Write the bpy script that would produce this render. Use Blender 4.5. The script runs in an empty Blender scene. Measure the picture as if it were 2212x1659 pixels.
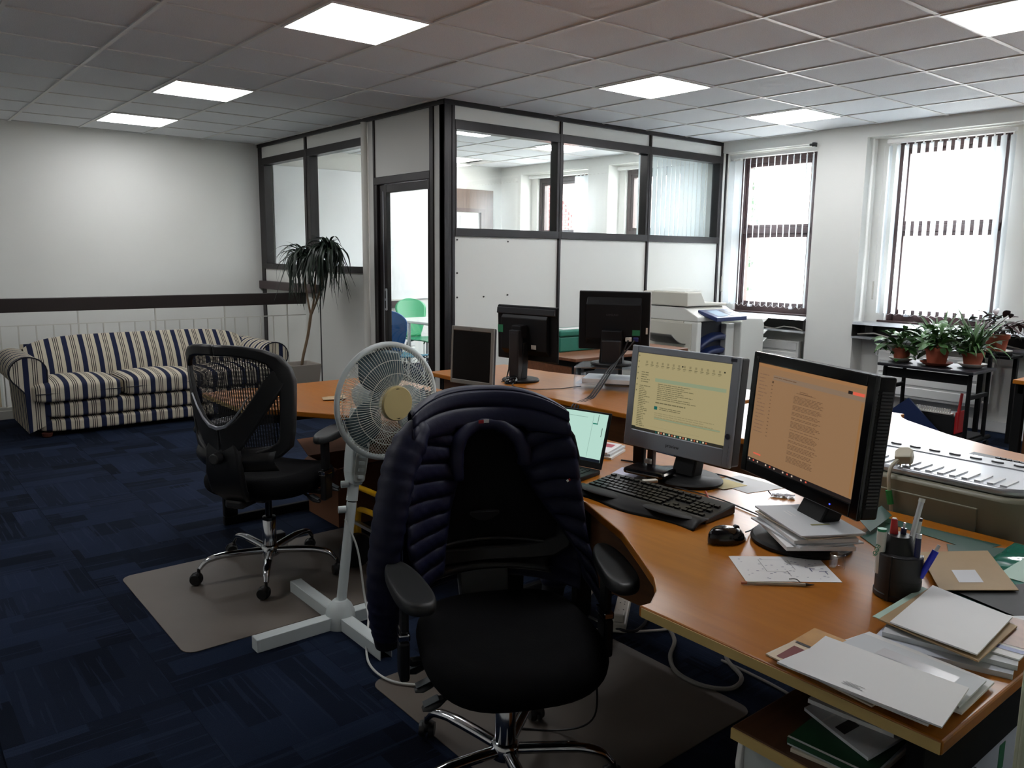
import bpy, bmesh, math, random
from mathutils import Vector, Matrix
random.seed(7)
SC = bpy.context.scene
COL = SC.collection
PI = math.pi
rad = math.radians

# ---------------------------------------------------------------- camera
FPX, YAW, PITCH, ROLL = 1741.5, rad(50.61), rad(-9.075), rad(0.66)
CAM = Vector((-0.7266, -3.1590, 1.45))
_f = Vector((math.cos(YAW)*math.cos(PITCH), math.sin(YAW)*math.cos(PITCH), math.sin(PITCH)))
_r = Vector((math.sin(YAW), -math.cos(YAW), 0)); _u = _r.cross(_f)
_R = math.cos(ROLL)*_r + math.sin(ROLL)*_u
_U = -math.sin(ROLL)*_r + math.cos(ROLL)*_u
cd = bpy.data.cameras.new('camera'); cam = bpy.data.objects.new('camera', cd); COL.objects.link(cam)
cam.matrix_world = Matrix(((_R.x, _U.x, -_f.x, CAM.x), (_R.y, _U.y, -_f.y, CAM.y), (_R.z, _U.z, -_f.z, CAM.z), (0, 0, 0, 1)))
cd.sensor_width = 36.0; cd.lens = FPX/2212*36.0; cd.clip_start = 0.05; cd.clip_end = 200
SC.camera = cam

# ---------------------------------------------------------------- world (bright overcast daylight) and exposure
SKY, EXPO, LED = 18.0, 0.92, 8.8
w = bpy.data.worlds.new('world'); SC.world = w; w.use_nodes = True
bg = w.node_tree.nodes['Background']; bg.inputs[0].default_value = (0.92, 0.96, 1.0, 1); bg.inputs[1].default_value = SKY
vs = SC.view_settings
vs.view_transform = 'Standard'; vs.look = 'None'; vs.exposure = EXPO; vs.gamma = 1.0; vs.use_curve_mapping = False
SC.cycles.max_bounces = 10; SC.cycles.diffuse_bounces = 5; SC.cycles.glossy_bounces = 4
SC.cycles.transparent_max_bounces = 24; SC.cycles.caustics_reflective = False; SC.cycles.caustics_refractive = False
SC.cycles.sample_clamp_indirect = 8.0

CEIL = 2.657
def portal(y0, y1, z0, z1, x):          # sampling guides in the window openings (portals give off no light of their own)
    l = bpy.data.lights.new('window_portal', 'AREA'); l.shape = 'RECTANGLE'; l.size = z1-z0; l.size_y = y1-y0
    l.cycles.is_portal = True
    o = bpy.data.objects.new('window_portal', l); COL.objects.link(o)
    o.location = (x, (y0+y1)/2, (z0+z1)/2); o.rotation_euler = (0, rad(90), 0)
WIN_Y = [(1.29, 2.19), (-0.46, 0.50), (-2.20, -1.25), (-3.95, -3.0), (4.4, 5.5), (2.9, 3.85)]
for a, b in WIN_Y: portal(a, b, 0.9, 2.5, 6.98)

# ---------------------------------------------------------------- materials
MATS = {}
def lin(c):
    return tuple(((v/12.92) if v <= 0.04045 else ((v+0.055)/1.055)**2.4) for v in (x/255 for x in c))
def M(name, rgb=None, rough=0.5, metal=0.0, spec=0.5, emit=None, estr=1.0, trans=0.0, alpha=1.0, bump=0.0, bscale=200.0, var=0.0, vscale=3.0, coat=0.0):
    """principled material; rgb in sRGB 0-255; var = noise variation of colour; bump = fine relief"""
    if name in MATS: return MATS[name]
    m = bpy.data.materials.new(name); m.use_nodes = True; MATS[name] = m
    nt = m.node_tree; p = nt.nodes['Principled BSDF']
    c = lin(rgb)
    p.inputs['Base Color'].default_value = (*c, 1); p.inputs['Roughness'].default_value = rough; p.inputs['Metallic'].default_value = metal
    p.inputs['Specular IOR Level'].default_value = spec
    if trans: p.inputs['Transmission Weight'].default_value = trans
    if coat: p.inputs['Coat Weight'].default_value = coat; p.inputs['Coat Roughness'].default_value = 0.15
    if alpha < 1: p.inputs['Alpha'].default_value = alpha
    if emit: p.inputs['Emission Color'].default_value = (*lin(emit), 1); p.inputs['Emission Strength'].default_value = estr
    if bump or var:
        tc = nt.nodes.new('ShaderNodeTexCoord')
    if var:
        n = nt.nodes.new('ShaderNodeTexNoise'); n.inputs['Scale'].default_value = vscale; n.inputs['Detail'].default_value = 5
        nt.links.new(tc.outputs['Object'], n.inputs['Vector'])
        mx = nt.nodes.new('ShaderNodeMix'); mx.data_type = 'RGBA'
        mx.inputs[6].default_value = (*[v*(1-var) for v in c], 1); mx.inputs[7].default_value = (*[min(1, v*(1+var)) for v in c], 1)
        nt.links.new(n.outputs['Fac'], mx.inputs[0]); nt.links.new(mx.outputs[2], p.inputs['Base Color'])
    if bump:
        n = nt.nodes.new('ShaderNodeTexNoise'); n.inputs['Scale'].default_value = bscale; n.inputs['Detail'].default_value = 3
        nt.links.new(tc.outputs['Object'], n.inputs['Vector'])
        b = nt.nodes.new('ShaderNodeBump'); b.inputs['Strength'].default_value = bump; b.inputs['Distance'].default_value = 0.003
        nt.links.new(n.outputs['Fac'], b.inputs['Height']); nt.links.new(b.outputs['Normal'], p.inputs['Normal'])
    return m
class NT:                                  # small helper for node maths
    def __init__(s, name):
        s.m = bpy.data.materials.new(name); s.m.use_nodes = True; MATS[name] = s.m
        s.t = s.m.node_tree; s.p = s.t.nodes['Principled BSDF']; s.out = s.t.nodes['Material Output']
    def n(s, typ, **kw):
        x = s.t.nodes.new(typ)
        for k, v in kw.items(): setattr(x, k, v)
        return x
    def l(s, a, b): s.t.links.new(a, b)
    def math(s, op, a, b=None, c=None):
        x = s.n('ShaderNodeMath', operation=op)
        for i, v in enumerate((a, b, c)):
            if v is None: continue
            if isinstance(v, (int, float)): x.inputs[i].default_value = v
            else: s.l(v, x.inputs[i])
        return x.outputs[0]
    def mix(s, f, a, b):
        x = s.n('ShaderNodeMix', data_type='RGBA')
        for i, v in ((0, f), (6, a), (7, b)):
            if isinstance(v, tuple): x.inputs[i].default_value = (*v, 1)
            elif isinstance(v, (int, float)): x.inputs[i].default_value = v
            else: s.l(v, x.inputs[i])
        return x.outputs[2]
    def xyz(s, out='Object'):
        tc = s.n('ShaderNodeTexCoord'); sp = s.n('ShaderNodeSeparateXYZ'); s.l(tc.outputs[out], sp.inputs[0]); return tc.outputs[out], sp.outputs
def glass(name, gloss=0.06, tint=(1, 1, 1), rough=0.0):
    if name in MATS: return MATS[name]
    k = NT(name); tr = k.n('ShaderNodeBsdfTransparent'); tr.inputs[0].default_value = (*tint, 1)
    gl = k.n('ShaderNodeBsdfGlossy'); gl.inputs['Roughness'].default_value = rough
    mx = k.n('ShaderNodeMixShader'); mx.inputs[0].default_value = gloss
    k.l(tr.outputs[0], mx.inputs[1]); k.l(gl.outputs[0], mx.inputs[2]); k.l(mx.outputs[0], k.out.inputs[0])
    return k.m
def wood(name, c1, c2, rough=0.35, axis=1, scale=1.0, spec=0.5):
    if name in MATS: return MATS[name]
    k = NT(name); v, o = k.xyz()
    mp = k.n('ShaderNodeMapping'); sc = [14*scale, 14*scale, 14*scale]; sc[axis] = 1.1*scale; mp.inputs['Scale'].default_value = sc
    k.l(v, mp.inputs[0])
    n1 = k.n('ShaderNodeTexNoise'); n1.inputs['Scale'].default_value = 3; n1.inputs['Detail'].default_value = 8; n1.inputs['Distortion'].default_value = 0.6
    k.l(mp.outputs[0], n1.inputs['Vector'])
    n2 = k.n('ShaderNodeTexNoise'); n2.inputs['Scale'].default_value = 1.3; k.l(v, n2.inputs['Vector'])
    f = k.math('ADD', k.math('MULTIPLY', n1.outputs['Fac'], 0.75), k.math('MULTIPLY', n2.outputs['Fac'], 0.3))
    cr = k.n('ShaderNodeValToRGB'); cr.color_ramp.elements[0].position = 0.35; cr.color_ramp.elements[1].position = 0.75
    cr.color_ramp.elements[0].color = (*lin(c1), 1); cr.color_ramp.elements[1].color = (*lin(c2), 1)
    k.l(f, cr.inputs[0]); k.l(cr.outputs[0], k.p.inputs['Base Color'])
    k.p.inputs['Roughness'].default_value = rough; k.p.inputs['Specular IOR Level'].default_value = spec
    return k.m

# ---------------------------------------------------------------- objects
WORLDLY = {}
def link(o, par=None):
    COL.objects.link(o)
    if par is not None:
        o.parent = par
        if par.name in WORLDLY: o.matrix_parent_inverse = Matrix.Translation(-par.location)
    return o
def tag(o, label=None, cat=None, group=None, kind=None):
    if label: o['label'] = label
    if cat: o['category'] = cat
    if group: o['group'] = group
    if kind: o['kind'] = kind
    return o
def T(name, label, cat, loc=(0, 0, 0), rz=0.0, group=None, world=False):
    """an Empty at a thing's base; world=True: its parts are given in room coordinates"""
    o = bpy.data.objects.new(name, None); COL.objects.link(o); o.empty_display_size = 0.05
    o.location = loc
    if world: WORLDLY[o.name] = 1
    else: o.rotation_euler = (0, 0, rz)
    return tag(o, label, cat, group)
class B:
    """mesh builder"""
    def __init__(s): s.v = []; s.f = []; s.mi = []; s.cur = 0
    def add(s, vs, fs):
        b = len(s.v); s.v += [tuple(v) for v in vs]; s.f += [tuple(i+b for i in f) for f in fs]; s.mi += [s.cur]*len(fs); return s
    def box(s, x0, x1, y0, y1, z0, z1, R=None):
        vs = [Vector(p) for p in ((x0, y0, z0), (x1, y0, z0), (x1, y1, z0), (x0, y1, z0), (x0, y0, z1), (x1, y0, z1), (x1, y1, z1), (x0, y1, z1))]
        if R is not None: vs = [R @ v for v in vs]
        return s.add(vs, [(3, 2, 1, 0), (4, 5, 6, 7), (0, 1, 5, 4), (1, 2, 6, 5), (2, 3, 7, 6), (3, 0, 4, 7)])
    def prism(s, poly, z0, z1, R=None):
        """poly counter-clockwise in xy"""
        n = len(poly); a = sum(poly[i][0]*poly[(i+1) % n][1]-poly[(i+1) % n][0]*poly[i][1] for i in range(n))
        if a < 0: poly = poly[::-1]
        vs = [Vector((p[0], p[1], z0)) for p in poly]+[Vector((p[0], p[1], z1)) for p in poly]
        if R is not None: vs = [R @ v for v in vs]
        return s.add(vs, [tuple(range(n-1, -1, -1)), tuple(range(n, 2*n))]+[(i, (i+1) % n, n+(i+1) % n, n+i) for i in range(n)])
    def tube(s, pts, r, seg=8, closed=False, flat=1.0, cap=True):
        pts = [Vector(p) for p in pts]; n = len(pts); rs = r if isinstance(r, (list, tuple)) else [r]*n
        ring = []; up = None
        for i, p in enumerate(pts):
            a = pts[(i-1) % n] if (closed or i > 0) else p; c = pts[(i+1) % n] if (closed or i < n-1) else p
            t = (c-a); t = t.normalized() if t.length > 1e-9 else Vector((0, 0, 1))
            if up is None: up = Vector((0, 0, 1)) if abs(t.z) < 0.9 else Vector((1, 0, 0))
            x = up.cross(t); x = x.normalized() if x.length > 1e-6 else Vector((1, 0, 0))
            y = t.cross(x).normalized(); up = y
            ring.append([p + x*math.cos(2*PI*k/seg)*rs[i] + y*math.sin(2*PI*k/seg)*rs[i]*flat for k in range(seg)])
        vs = [v for q in ring for v in q]; fs = []
        for i in range(n if closed else n-1):
            j = (i+1) % n
            for k in range(seg): fs.append((i*seg+k, i*seg+(k+1) % seg, j*seg+(k+1) % seg, j*seg+k))
        if not closed and cap: fs += [tuple(range(seg-1, -1, -1)), tuple(range((n-1)*seg, n*seg))]
        return s.add(vs, fs)
    def cyl(s, p0, p1, r0, r1=None, seg=24): return s.tube([p0, p1], [r0, r0 if r1 is None else r1], seg)
    def lathe(s, prof, seg=32, R=None, cap=True):
        """prof = [(r,z)] from bottom to top"""
        n = len(prof); vs = []
        for r, z in prof:
            for k in range(seg): vs.append(Vector((max(r, 1e-5)*math.cos(2*PI*k/seg), max(r, 1e-5)*math.sin(2*PI*k/seg), z)))
        if R is not None: vs = [R @ v for v in vs]
        fs = [(i*seg+k, i*seg+(k+1) % seg, (i+1)*seg+(k+1) % seg, (i+1)*seg+k) for i in range(n-1) for k in range(seg)]
        if cap: fs += [tuple(range(seg-1, -1, -1)), tuple(range((n-1)*seg, n*seg))]
        return s.add(vs, fs)
    def grid(s, fn, nu, nv, cu=False, cv=False):
        """fn(u,v) with u,v in 0..1; cu/cv = closed in that direction"""
        mu = nu if cu else nu+1; mv = nv if cv else nv+1
        vs = [fn(i/nu, j/nv) for i in range(mu) for j in range(mv)]
        fs = [(i*mv+j, ((i+1) % mu)*mv+j, ((i+1) % mu)*mv+(j+1) % mv, i*mv+(j+1) % mv) for i in range(nu) for j in range(nv)]
        return s.add(vs, fs)
    def ell(s, c, r, nu=16, nv=10, R=None):
        def fn(u, v):
            a = 2*PI*u; b = PI*(v-0.5)
            p = Vector((r[0]*math.cos(b)*math.cos(a), r[1]*math.cos(b)*math.sin(a), r[2]*math.sin(b)))
            return (R @ p if R is not None else p)+Vector(c)
        return s.grid(fn, nu, nv, cu=True)
    def xf(s, R):
        s.v = [tuple(R @ Vector(v)) for v in s.v]; return s
    def mesh(s, name, mats, smooth=False, ang=40):
        me = bpy.data.meshes.new(name); me.from_pydata(s.v, [], s.f); me.validate()
        for m in (mats if isinstance(mats, (list, tuple)) else [mats]): me.materials.append(m)
        if len(me.polygons) == len(s.mi) and any(s.mi): me.polygons.foreach_set('material_index', s.mi)
        if smooth:
            me.polygons.foreach_set('use_smooth', [True]*len(me.polygons)); me.set_sharp_from_angle(angle=rad(ang))
        me.update(); return me
    def obj(s, name, mats, par=None, smooth=False, bev=0.0, ang=40, sub=0, thick=0.0, bseg=2):
        off = None
        if par is None and s.v:
            xs, ys, zs = zip(*s.v); off = Vector(((min(xs)+max(xs))/2, (min(ys)+max(ys))/2, min(zs)))
            s.v = [tuple(Vector(v)-off) for v in s.v]
        o = bpy.data.objects.new(name, s.mesh(name, mats, smooth, ang)); link(o, par)
        if off is not None: o.location = off
        if thick: m = o.modifiers.new('thick', 'SOLIDIFY'); m.thickness = thick; m.offset = 0
        if sub: m = o.modifiers.new('sub', 'SUBSURF'); m.levels = sub; m.render_levels = sub
        if bev: m = o.modifiers.new('bev', 'BEVEL'); m.width = bev; m.segments = bseg; m.limit_method = 'ANGLE'; m.angle_limit = rad(35); m.harden_normals = False
        return o
def inst(name, me, par, loc=(0, 0, 0), rot=(0, 0, 0), scale=(1, 1, 1)):
    """another object that shares mesh data"""
    o = bpy.data.objects.new(name, me); COL.objects.link(o)
    if par is not None:
        o.parent = par
        if par.name in WORLDLY: o.matrix_parent_inverse = Matrix.Translation(-par.location)
    o.location = loc; o.rotation_euler = rot; o.scale = scale
    return o
def box(name, x0, x1, y0, y1, z0, z1, mat, par=None, bev=0.0, R=None):
    return B().box(x0, x1, y0, y1, z0, z1, R).obj(name, mat, par, bev=bev)
def struct(o): o['kind'] = 'structure'; return o
def arc(c, r, a0, a1, n):
    return [(c[0]+r*math.cos(rad(a0+(a1-a0)*i/n)), c[1]+r*math.sin(rad(a0+(a1-a0)*i/n))) for i in range(n+1)]
def spline(pts, n=8):
    """Catmull-Rom through points"""
    P = [Vector(p) for p in pts]; P = [P[0]*2-P[1]]+P+[P[-1]*2-P[-2]]; out = []
    for i in range(1, len(P)-2):
        a, b, c, d = P[i-1:i+3]
        for k in range(n):
            t = k/n; out.append(0.5*((2*b)+(c-a)*t+(2*a-5*b+4*c-d)*t*t+(3*b-a-3*c+d)*t**3))
    return out+[P[-2]]
def text(body, size, mat, par, mw, name='lettering', ext=0.0004, align='LEFT'):
    cu = bpy.data.curves.new(name, 'FONT'); cu.body = body; cu.size = size; cu.extrude = ext; cu.align_x = align
    t = bpy.data.objects.new(name, cu); COL.objects.link(t)
    dg = bpy.context.evaluated_depsgraph_get(); me = bpy.data.meshes.new_from_object(t.evaluated_get(dg))
    bpy.data.objects.remove(t); me.transform(mw); me.materials.clear(); me.materials.append(mat)
    o = bpy.data.objects.new(name, me); return link(o, par)
def frame(origin, xdir, ydir):
    x = Vector(xdir).normalized(); y = Vector(ydir); y = (y-x*y.dot(x)).normalized(); z = x.cross(y)
    return Matrix(((x.x, y.x, z.x, origin[0]), (x.y, y.y, z.y, origin[1]), (x.z, y.z, z.z, origin[2]), (0, 0, 0, 1)))
# ================================================================ materials of the room
WALL = M('wall_paint', (225, 225, 221), 0.75, var=0.03, vscale=1.5, bump=0.05, bscale=120)
WALLW = M('partition_panel', (222, 222, 217), 0.5, var=0.02, vscale=2)
GREYP = M('partition_grey_panel', (196, 195, 190), 0.5)
DARKF = M('dark_bronze_frame', (38, 33, 34), 0.35, metal=0.3)
BROWNF = M('brown_window_frame', (52, 33, 34), 0.35)
HANDR = M('dark_stained_handrail', (33, 22, 20), 0.45, var=0.2, vscale=12)
PALEM = M('pale_painted_metal', (206, 204, 196), 0.45)
ALU = M('aluminium', (205, 208, 214), 0.28, metal=0.85)
DARKG = M('dark_cavity', (38, 36, 34), 0.7)
TBAR = M('ceiling_grid_white', (214, 213, 210), 0.45)
GLASSW = glass('window_glass', 0.05)
GLASSP = glass('partition_glass', 0.07, (0.96, 0.98, 0.97))
WHITEG = M('white_gloss', (232, 232, 230), 0.3)
BLACKP = M('black_plastic', (20, 20, 22), 0.45)
SCREW = M('dark_screw', (60, 58, 55), 0.4, metal=0.6)
k = NT('ceiling_tile'); v, o3 = k.xyz()
n = k.n('ShaderNodeTexNoise'); n.inputs['Scale'].default_value = 260; n.inputs['Detail'].default_value = 3; k.l(v, n.inputs['Vector'])
cr = k.n('ShaderNodeValToRGB'); cr.color_ramp.elements[0].position = 0.32; cr.color_ramp.elements[1].position = 0.5
cr.color_ramp.elements[0].color = (*lin((195, 198, 201)), 1); cr.color_ramp.elements[1].color = (*lin((226, 228, 231)), 1)
k.l(n.outputs['Fac'], cr.inputs[0]); k.l(cr.outputs[0], k.p.inputs['Base Color']); k.p.inputs['Roughness'].default_value = 0.95
b_ = k.n('ShaderNodeBump'); b_.inputs['Strength'].default_value = 0.25; b_.inputs['Distance'].default_value = 0.002; k.l(n.outputs['Fac'], b_.inputs['Height']); k.l(b_.outputs[0], k.p.inputs['Normal'])
CTILE = k.m
# carpet: blocks of two blues and darker lines that run one way in each tile
k = NT('carpet_tile'); v, o3 = k.xyz(); oi = k.n('ShaderNodeObjectInfo')
rx = k.math('ADD', o3[0], k.math('MULTIPLY', oi.outputs['Random'], 37.0)); ry = k.math('ADD', o3[1], k.math('MULTIPLY', oi.outputs['Random'], 11.0))
cx = k.math('FLOOR', k.math('MULTIPLY', rx, 9.0))
sh = k.n('ShaderNodeTexWhiteNoise', noise_dimensions='1D'); k.l(cx, sh.inputs['W'])
cy = k.math('FLOOR', k.math('ADD', k.math('MULTIPLY', ry, 3.3), k.math('MULTIPLY', sh.outputs['Value'], 5.0)))
cb = k.n('ShaderNodeCombineXYZ'); k.l(cx, cb.inputs[0]); k.l(cy, cb.inputs[1])
wn = k.n('ShaderNodeTexWhiteNoise', noise_dimensions='3D'); k.l(cb.outputs[0], wn.inputs['Vector'])
base = k.mix(wn.outputs['Value'], lin((13, 21, 36)), lin((36, 48, 72)))
mp = k.n('ShaderNodeMapping'); mp.inputs['Scale'].default_value = (55, 2.0, 1); cb2 = k.n('ShaderNodeCombineXYZ'); k.l(rx, cb2.inputs[0]); k.l(ry, cb2.inputs[1]); k.l(cb2.outputs[0], mp.inputs[0])
ns = k.n('ShaderNodeTexNoise'); ns.inputs['Scale'].default_value = 1.0; ns.inputs['Detail'].default_value = 2; k.l(mp.outputs[0], ns.inputs['Vector'])
st = k.math('GREATER_THAN', ns.outputs['Fac'], 0.6)
col = k.mix(k.math('MULTIPLY', st, 0.5), base, lin((46, 56, 80)))
nf = k.n('ShaderNodeTexNoise'); nf.inputs['Scale'].default_value = 330; k.l(v, nf.inputs['Vector'])
col = k.mix(k.math('MULTIPLY', nf.outputs['Fac'], 0.75), col, lin((7, 10, 16)))
k.l(col, k.p.inputs['Base Color']); k.p.inputs['Roughness'].default_value = 1.0; k.p.inputs['Specular IOR Level'].default_value = 0.1
b_ = k.n('ShaderNodeBump'); b_.inputs['Strength'].default_value = 0.6; b_.inputs['Distance'].default_value = 0.004; k.l(nf.outputs['Fac'], b_.inputs['Height']); k.l(b_.outputs[0], k.p.inputs['Normal'])
CARPET = k.m
SLAT = NT('blind_fabric'); d_ = SLAT.n('ShaderNodeBsdfDiffuse'); t_ = SLAT.n('ShaderNodeBsdfTranslucent'); mx = SLAT.n('ShaderNodeMixShader')
d_.inputs[0].default_value = (0.80, 0.84, 0.86, 1); t_.inputs[0].default_value = (0.78, 0.84, 0.88, 1); mx.inputs[0].default_value = 0.42
SLAT.l(d_.outputs[0], mx.inputs[1]); SLAT.l(t_.outputs[0], mx.inputs[2]); SLAT.l(mx.outputs[0], SLAT.out.inputs[0]); SLAT = SLAT.m

# ================================================================ floor with carpet tiles, stairwell beyond the railing
XW, YB, X0, Y0 = 6.6, 6.05, -2.4, -4.8       # window wall plane, far wall, sides behind the camera
fl = struct(B().prism([(X0, Y0), (7.2, Y0), (7.2, 6.3), (3.0, 6.3), (3.0, 4.95), (X0, 4.95)], -0.30, -0.006).obj('floor', CARPET))
tb = B().box(-0.2494, 0.2494, -0.2494, 0.2494, 0, 0.006); tme = tb.mesh('carpet_tile', CARPET)
def ctile(ix, iy):
    o = bpy.data.objects.new('carpet_tile', tme); COL.objects.link(o); o.parent = fl
    o.location = Vector((ix*0.5+0.25, iy*0.5-0.05+0.25, -0.006))-fl.location; o.rotation_euler = (0, 0, rad(90)*((ix+iy) % 2))
for ix in range(-1, 7):
    for iy in range(-6, 10): ctile(ix, iy)
struct(box('wall_stairwell_side', X0, 3.0, 4.95, 5.02, -2.2, -0.01, WALL))
struct(box('floor_stairwell', X0, 3.1, 5.02, 6.1, -2.3, -2.2, CARPET))
struct(box('wall_far', X0, 7.2, YB, YB+0.12, -2.3, CEIL+0.1, WALL))
struct(box('wall_left', X0-0.1, X0, Y0, YB, -2.3, CEIL+0.1, WALL))
struct(box('wall_back', X0, 7.2, Y0-0.1, Y0, -0.3, CEIL+0.1, WALL))

# ================================================================ ceiling: slab, grid bars, tiles
ce = struct(box('ceiling', X0, 7.2, Y0, YB, CEIL+0.05, CEIL+0.1, TBAR))
LIGHTS = {(2, 1): 'square ceiling light panel nearest the camera, above the mesh-back chair', (2, 5): 'middle of the three ceiling light panels in the row towards the far left wall',
          (2, 8): 'ceiling light panel farthest left, close to the blank far wall', (6, 1): 'ceiling light panel in front of the glazed partition, above the black monitors',
          (9, 1): 'ceiling light panel closest to the window with the open blind', (6, -3): 'ceiling light panel cut off by the top right corner of the photo',
          (6, 5): 'ceiling light panel inside the glazed room seen at the top of its middle pane', (9, 5): 'ceiling light panel inside the glazed room nearer its windows',
          (9, 9): 'small ceiling light inside the glazed room by its far wall', (2, -3): 'ceiling light panel behind the camera', (-2, 1): 'ceiling light panel out of view on the left', (9, -3): 'ceiling light panel out of view by the windows'}
# the glazed room keeps its own lamp positions
MEET = [(4.2, 3.45), (5.65, 3.62), (5.4, 5.6)]
for kx in ((6, 5), (9, 5), (9, 9)): LIGHTS.pop(kx)
tm = B().prism([(-0.291, -0.291), (0.291, -0.291), (0.291, 0.291), (-0.291, 0.291)], 0, 0.012).mesh('ceiling_tile', CTILE)
for i in range(-4, 11):
    for j in range(-8, 10):
        if (i, j) in LIGHTS: continue
        if any(abs(i*0.6+0.3-a) < 0.3 and abs(j*0.6+0.3-b) < 0.3 for a, b in MEET): continue
        o = bpy.data.objects.new('ceiling_tile', tm); COL.objects.link(o); o.parent = ce
        o.location = Vector((i*0.6+0.3, j*0.6+0.3, CEIL+0.004))-ce.location
box('edge_tile', 6.6, 7.2, Y0, YB, CEIL+0.004, CEIL+0.016, CTILE, ce).location = -ce.location
box('edge_tile', X0, 6.6, 6.0, YB, CEIL+0.004, CEIL+0.016, CTILE, ce).location = -ce.location
for i in range(-4, 12):
    o = box('main_runner', i*0.6-0.012, i*0.6+0.012, Y0, YB, CEIL-0.003, CEIL+0.03, TBAR, ce); o.location = -ce.location
ct = B().box(0.012, 0.588, -0.012, 0.012, 0, 0.03).mesh('cross_tee', TBAR)
for i in range(-4, 11):
    for j in range(-7, 11):
        o = bpy.data.objects.new('cross_tee', ct); COL.objects.link(o); o.parent = ce; o.location = Vector((i*0.6, j*0.6, CEIL-0.0015))-ce.location
DIFF = M('led_diffuser', (250, 250, 250), 0.6, emit=(252, 253, 255), estr=LED)
def ceiling_light(cx, cy, label, s=0.292):
    t = T('ceiling_light', label, 'ceiling light', (cx, cy, CEIL-0.004), group='ceiling light panels')
    b = B()
    for a0, a1, b0, b1 in ((-s, s, -s, -s+0.012), (-s, s, s-0.012, s), (-s, -s+0.012, -s+0.012, s-0.012), (s-0.012, s, -s+0.012, s-0.012)): b.box(a0, a1, b0, b1, -0.004, 0.02)
    b.obj('frame', WHITEG, t)
    q = s-0.012; r = 0.03
    poly = arc((q-r, q-r), r, 0, 90, 4)+arc((-q+r, q-r), r, 90, 180, 4)+arc((-q+r, -q+r), r, 180, 270, 4)+arc((q-r, -q+r), r, 270, 360, 4)
    B().prism(poly, -0.003, 0.012).obj('diffuser', DIFF, t)
for (i, j), lab in LIGHTS.items(): ceiling_light(i*0.6+0.3, j*0.6+0.3, lab)
for (a, b2), lab in zip(MEET, ('bright ceiling panel at the top left of the glazed room front', 'ceiling light panel inside the glazed room, seen through its middle pane', 'ceiling light panel inside the glazed room close to its far wall')): ceiling_light(a, b2, lab)

# ================================================================ window wall (x = 6.6) with recessed windows
rec = [(1.18, 2.32), (-0.80, 0.69), (-2.50, -1.0), (-4.25, -2.75), (4.30, 5.62), (2.80, 3.95)]   # recess spans matching WIN_Y
wr = struct(B().box(6.95, 7.2, Y0, YB, -0.3, -0.25).obj('wall_right', WALL))
def wpart(name, *a, bev=0.0, mat=None):
    o = box(name, *a, mat or WALL, wr, bev); o.location = -wr.location; return o
spans = sorted(rec); yy = Y0
for a, b2 in spans:
    wpart('pillar', XW, 7.0, yy, a, -0.25, CEIL+0.04); yy = b2
wpart('pillar', XW, 7.0, yy, YB, -0.25, CEIL+0.04)
for (a, b2), (w0, w1) in zip(rec, WIN_Y):
    off = 0.03 if a > 1 and a < 2 else 0.0
    wpart('bulkhead', XW+off, 7.0, a, b2, 2.55, CEIL+0.04)
    wpart('apron', 6.80, 7.0, a, b2, -0.25, 0.88)
    wpart('reveal_wall', 6.80, 7.0, a, w0, 0.88, 2.55); wpart('reveal_wall', 6.80, 7.0, w1, b2, 0.88, 2.55)
    wpart('lintel', 6.80, 7.0, w0, w1, 2.50, 2.55)
for idx, (w0, w1) in enumerate(WIN_Y):
    t = struct(bpy.data.objects.new('window_%d' % (idx+1), None)); COL.objects.link(t); t.location = (6.9, (w0+w1)/2, 0.88); WORLDLY[t.name] = 1
    b = B(); f = 0.055
    b.box(6.84, 6.93, w0, w0+f, 0.88, 2.5).box(6.84, 6.93, w1-f, w1, 0.88, 2.5).box(6.84, 6.93, w0+f, w1-f, 2.44, 2.5).box(6.84, 6.93, w0+f, w1-f, 0.88, 0.95)
    b.obj('frame', BROWNF, t, bev=0.006)
    box('transom', 6.83, 6.92, w0+f, w1-f, 1.705, 1.765, BROWNF, t, bev=0.006)
    b = B(); g = 0.04
    b.box(6.85, 6.91, w0+f, w0+f+g, 1.765, 2.44).box(6.85, 6.91, w1-f-g, w1-f, 1.765, 2.44).box(6.85, 6.91, w0+f+g, w1-f-g, 2.40, 2.44).box(6.85, 6.91, w0+f+g, w1-f-g, 1.765, 1.80)
    b.obj('upper_sash', BROWNF, t, bev=0.004)
    box('pane', 6.876, 6.882, w0+f+g, w1-f-g, 1.80, 2.40, GLASSW, t)
    b = B(); b.box(6.85, 6.91, w0+f, w0+f+g, 0.95, 1.705).box(6.85, 6.91, w1-f-g, w1-f, 0.95, 1.705).box(6.85, 6.91, w0+f+g, w1-f-g, 1.665, 1.705).box(6.85, 6.91, w0+f+g, w1-f-g, 0.95, 0.99)
    b.obj('lower_sash', BROWNF, t, bev=0.004)
    box('pane', 6.876, 6.882, w0+f+g, w1-f-g, 0.99, 1.665, GLASSW, t)
    box('sill', 6.78, 6.845, w0-0.06, w1+0.06, 0.86, 0.885, BROWNF, t, bev=0.004)
    if idx in (0, 1):
        for yy in (w0+0.2, w1-0.2):
            o = B().box(6.80, 6.85, yy-0.02, yy+0.02, 0.93, 0.955).cyl((6.80, yy, 0.955), (6.80, yy, 0.985), 0.008, seg=8).obj('catch', ALU, t, bev=0.003)

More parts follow.
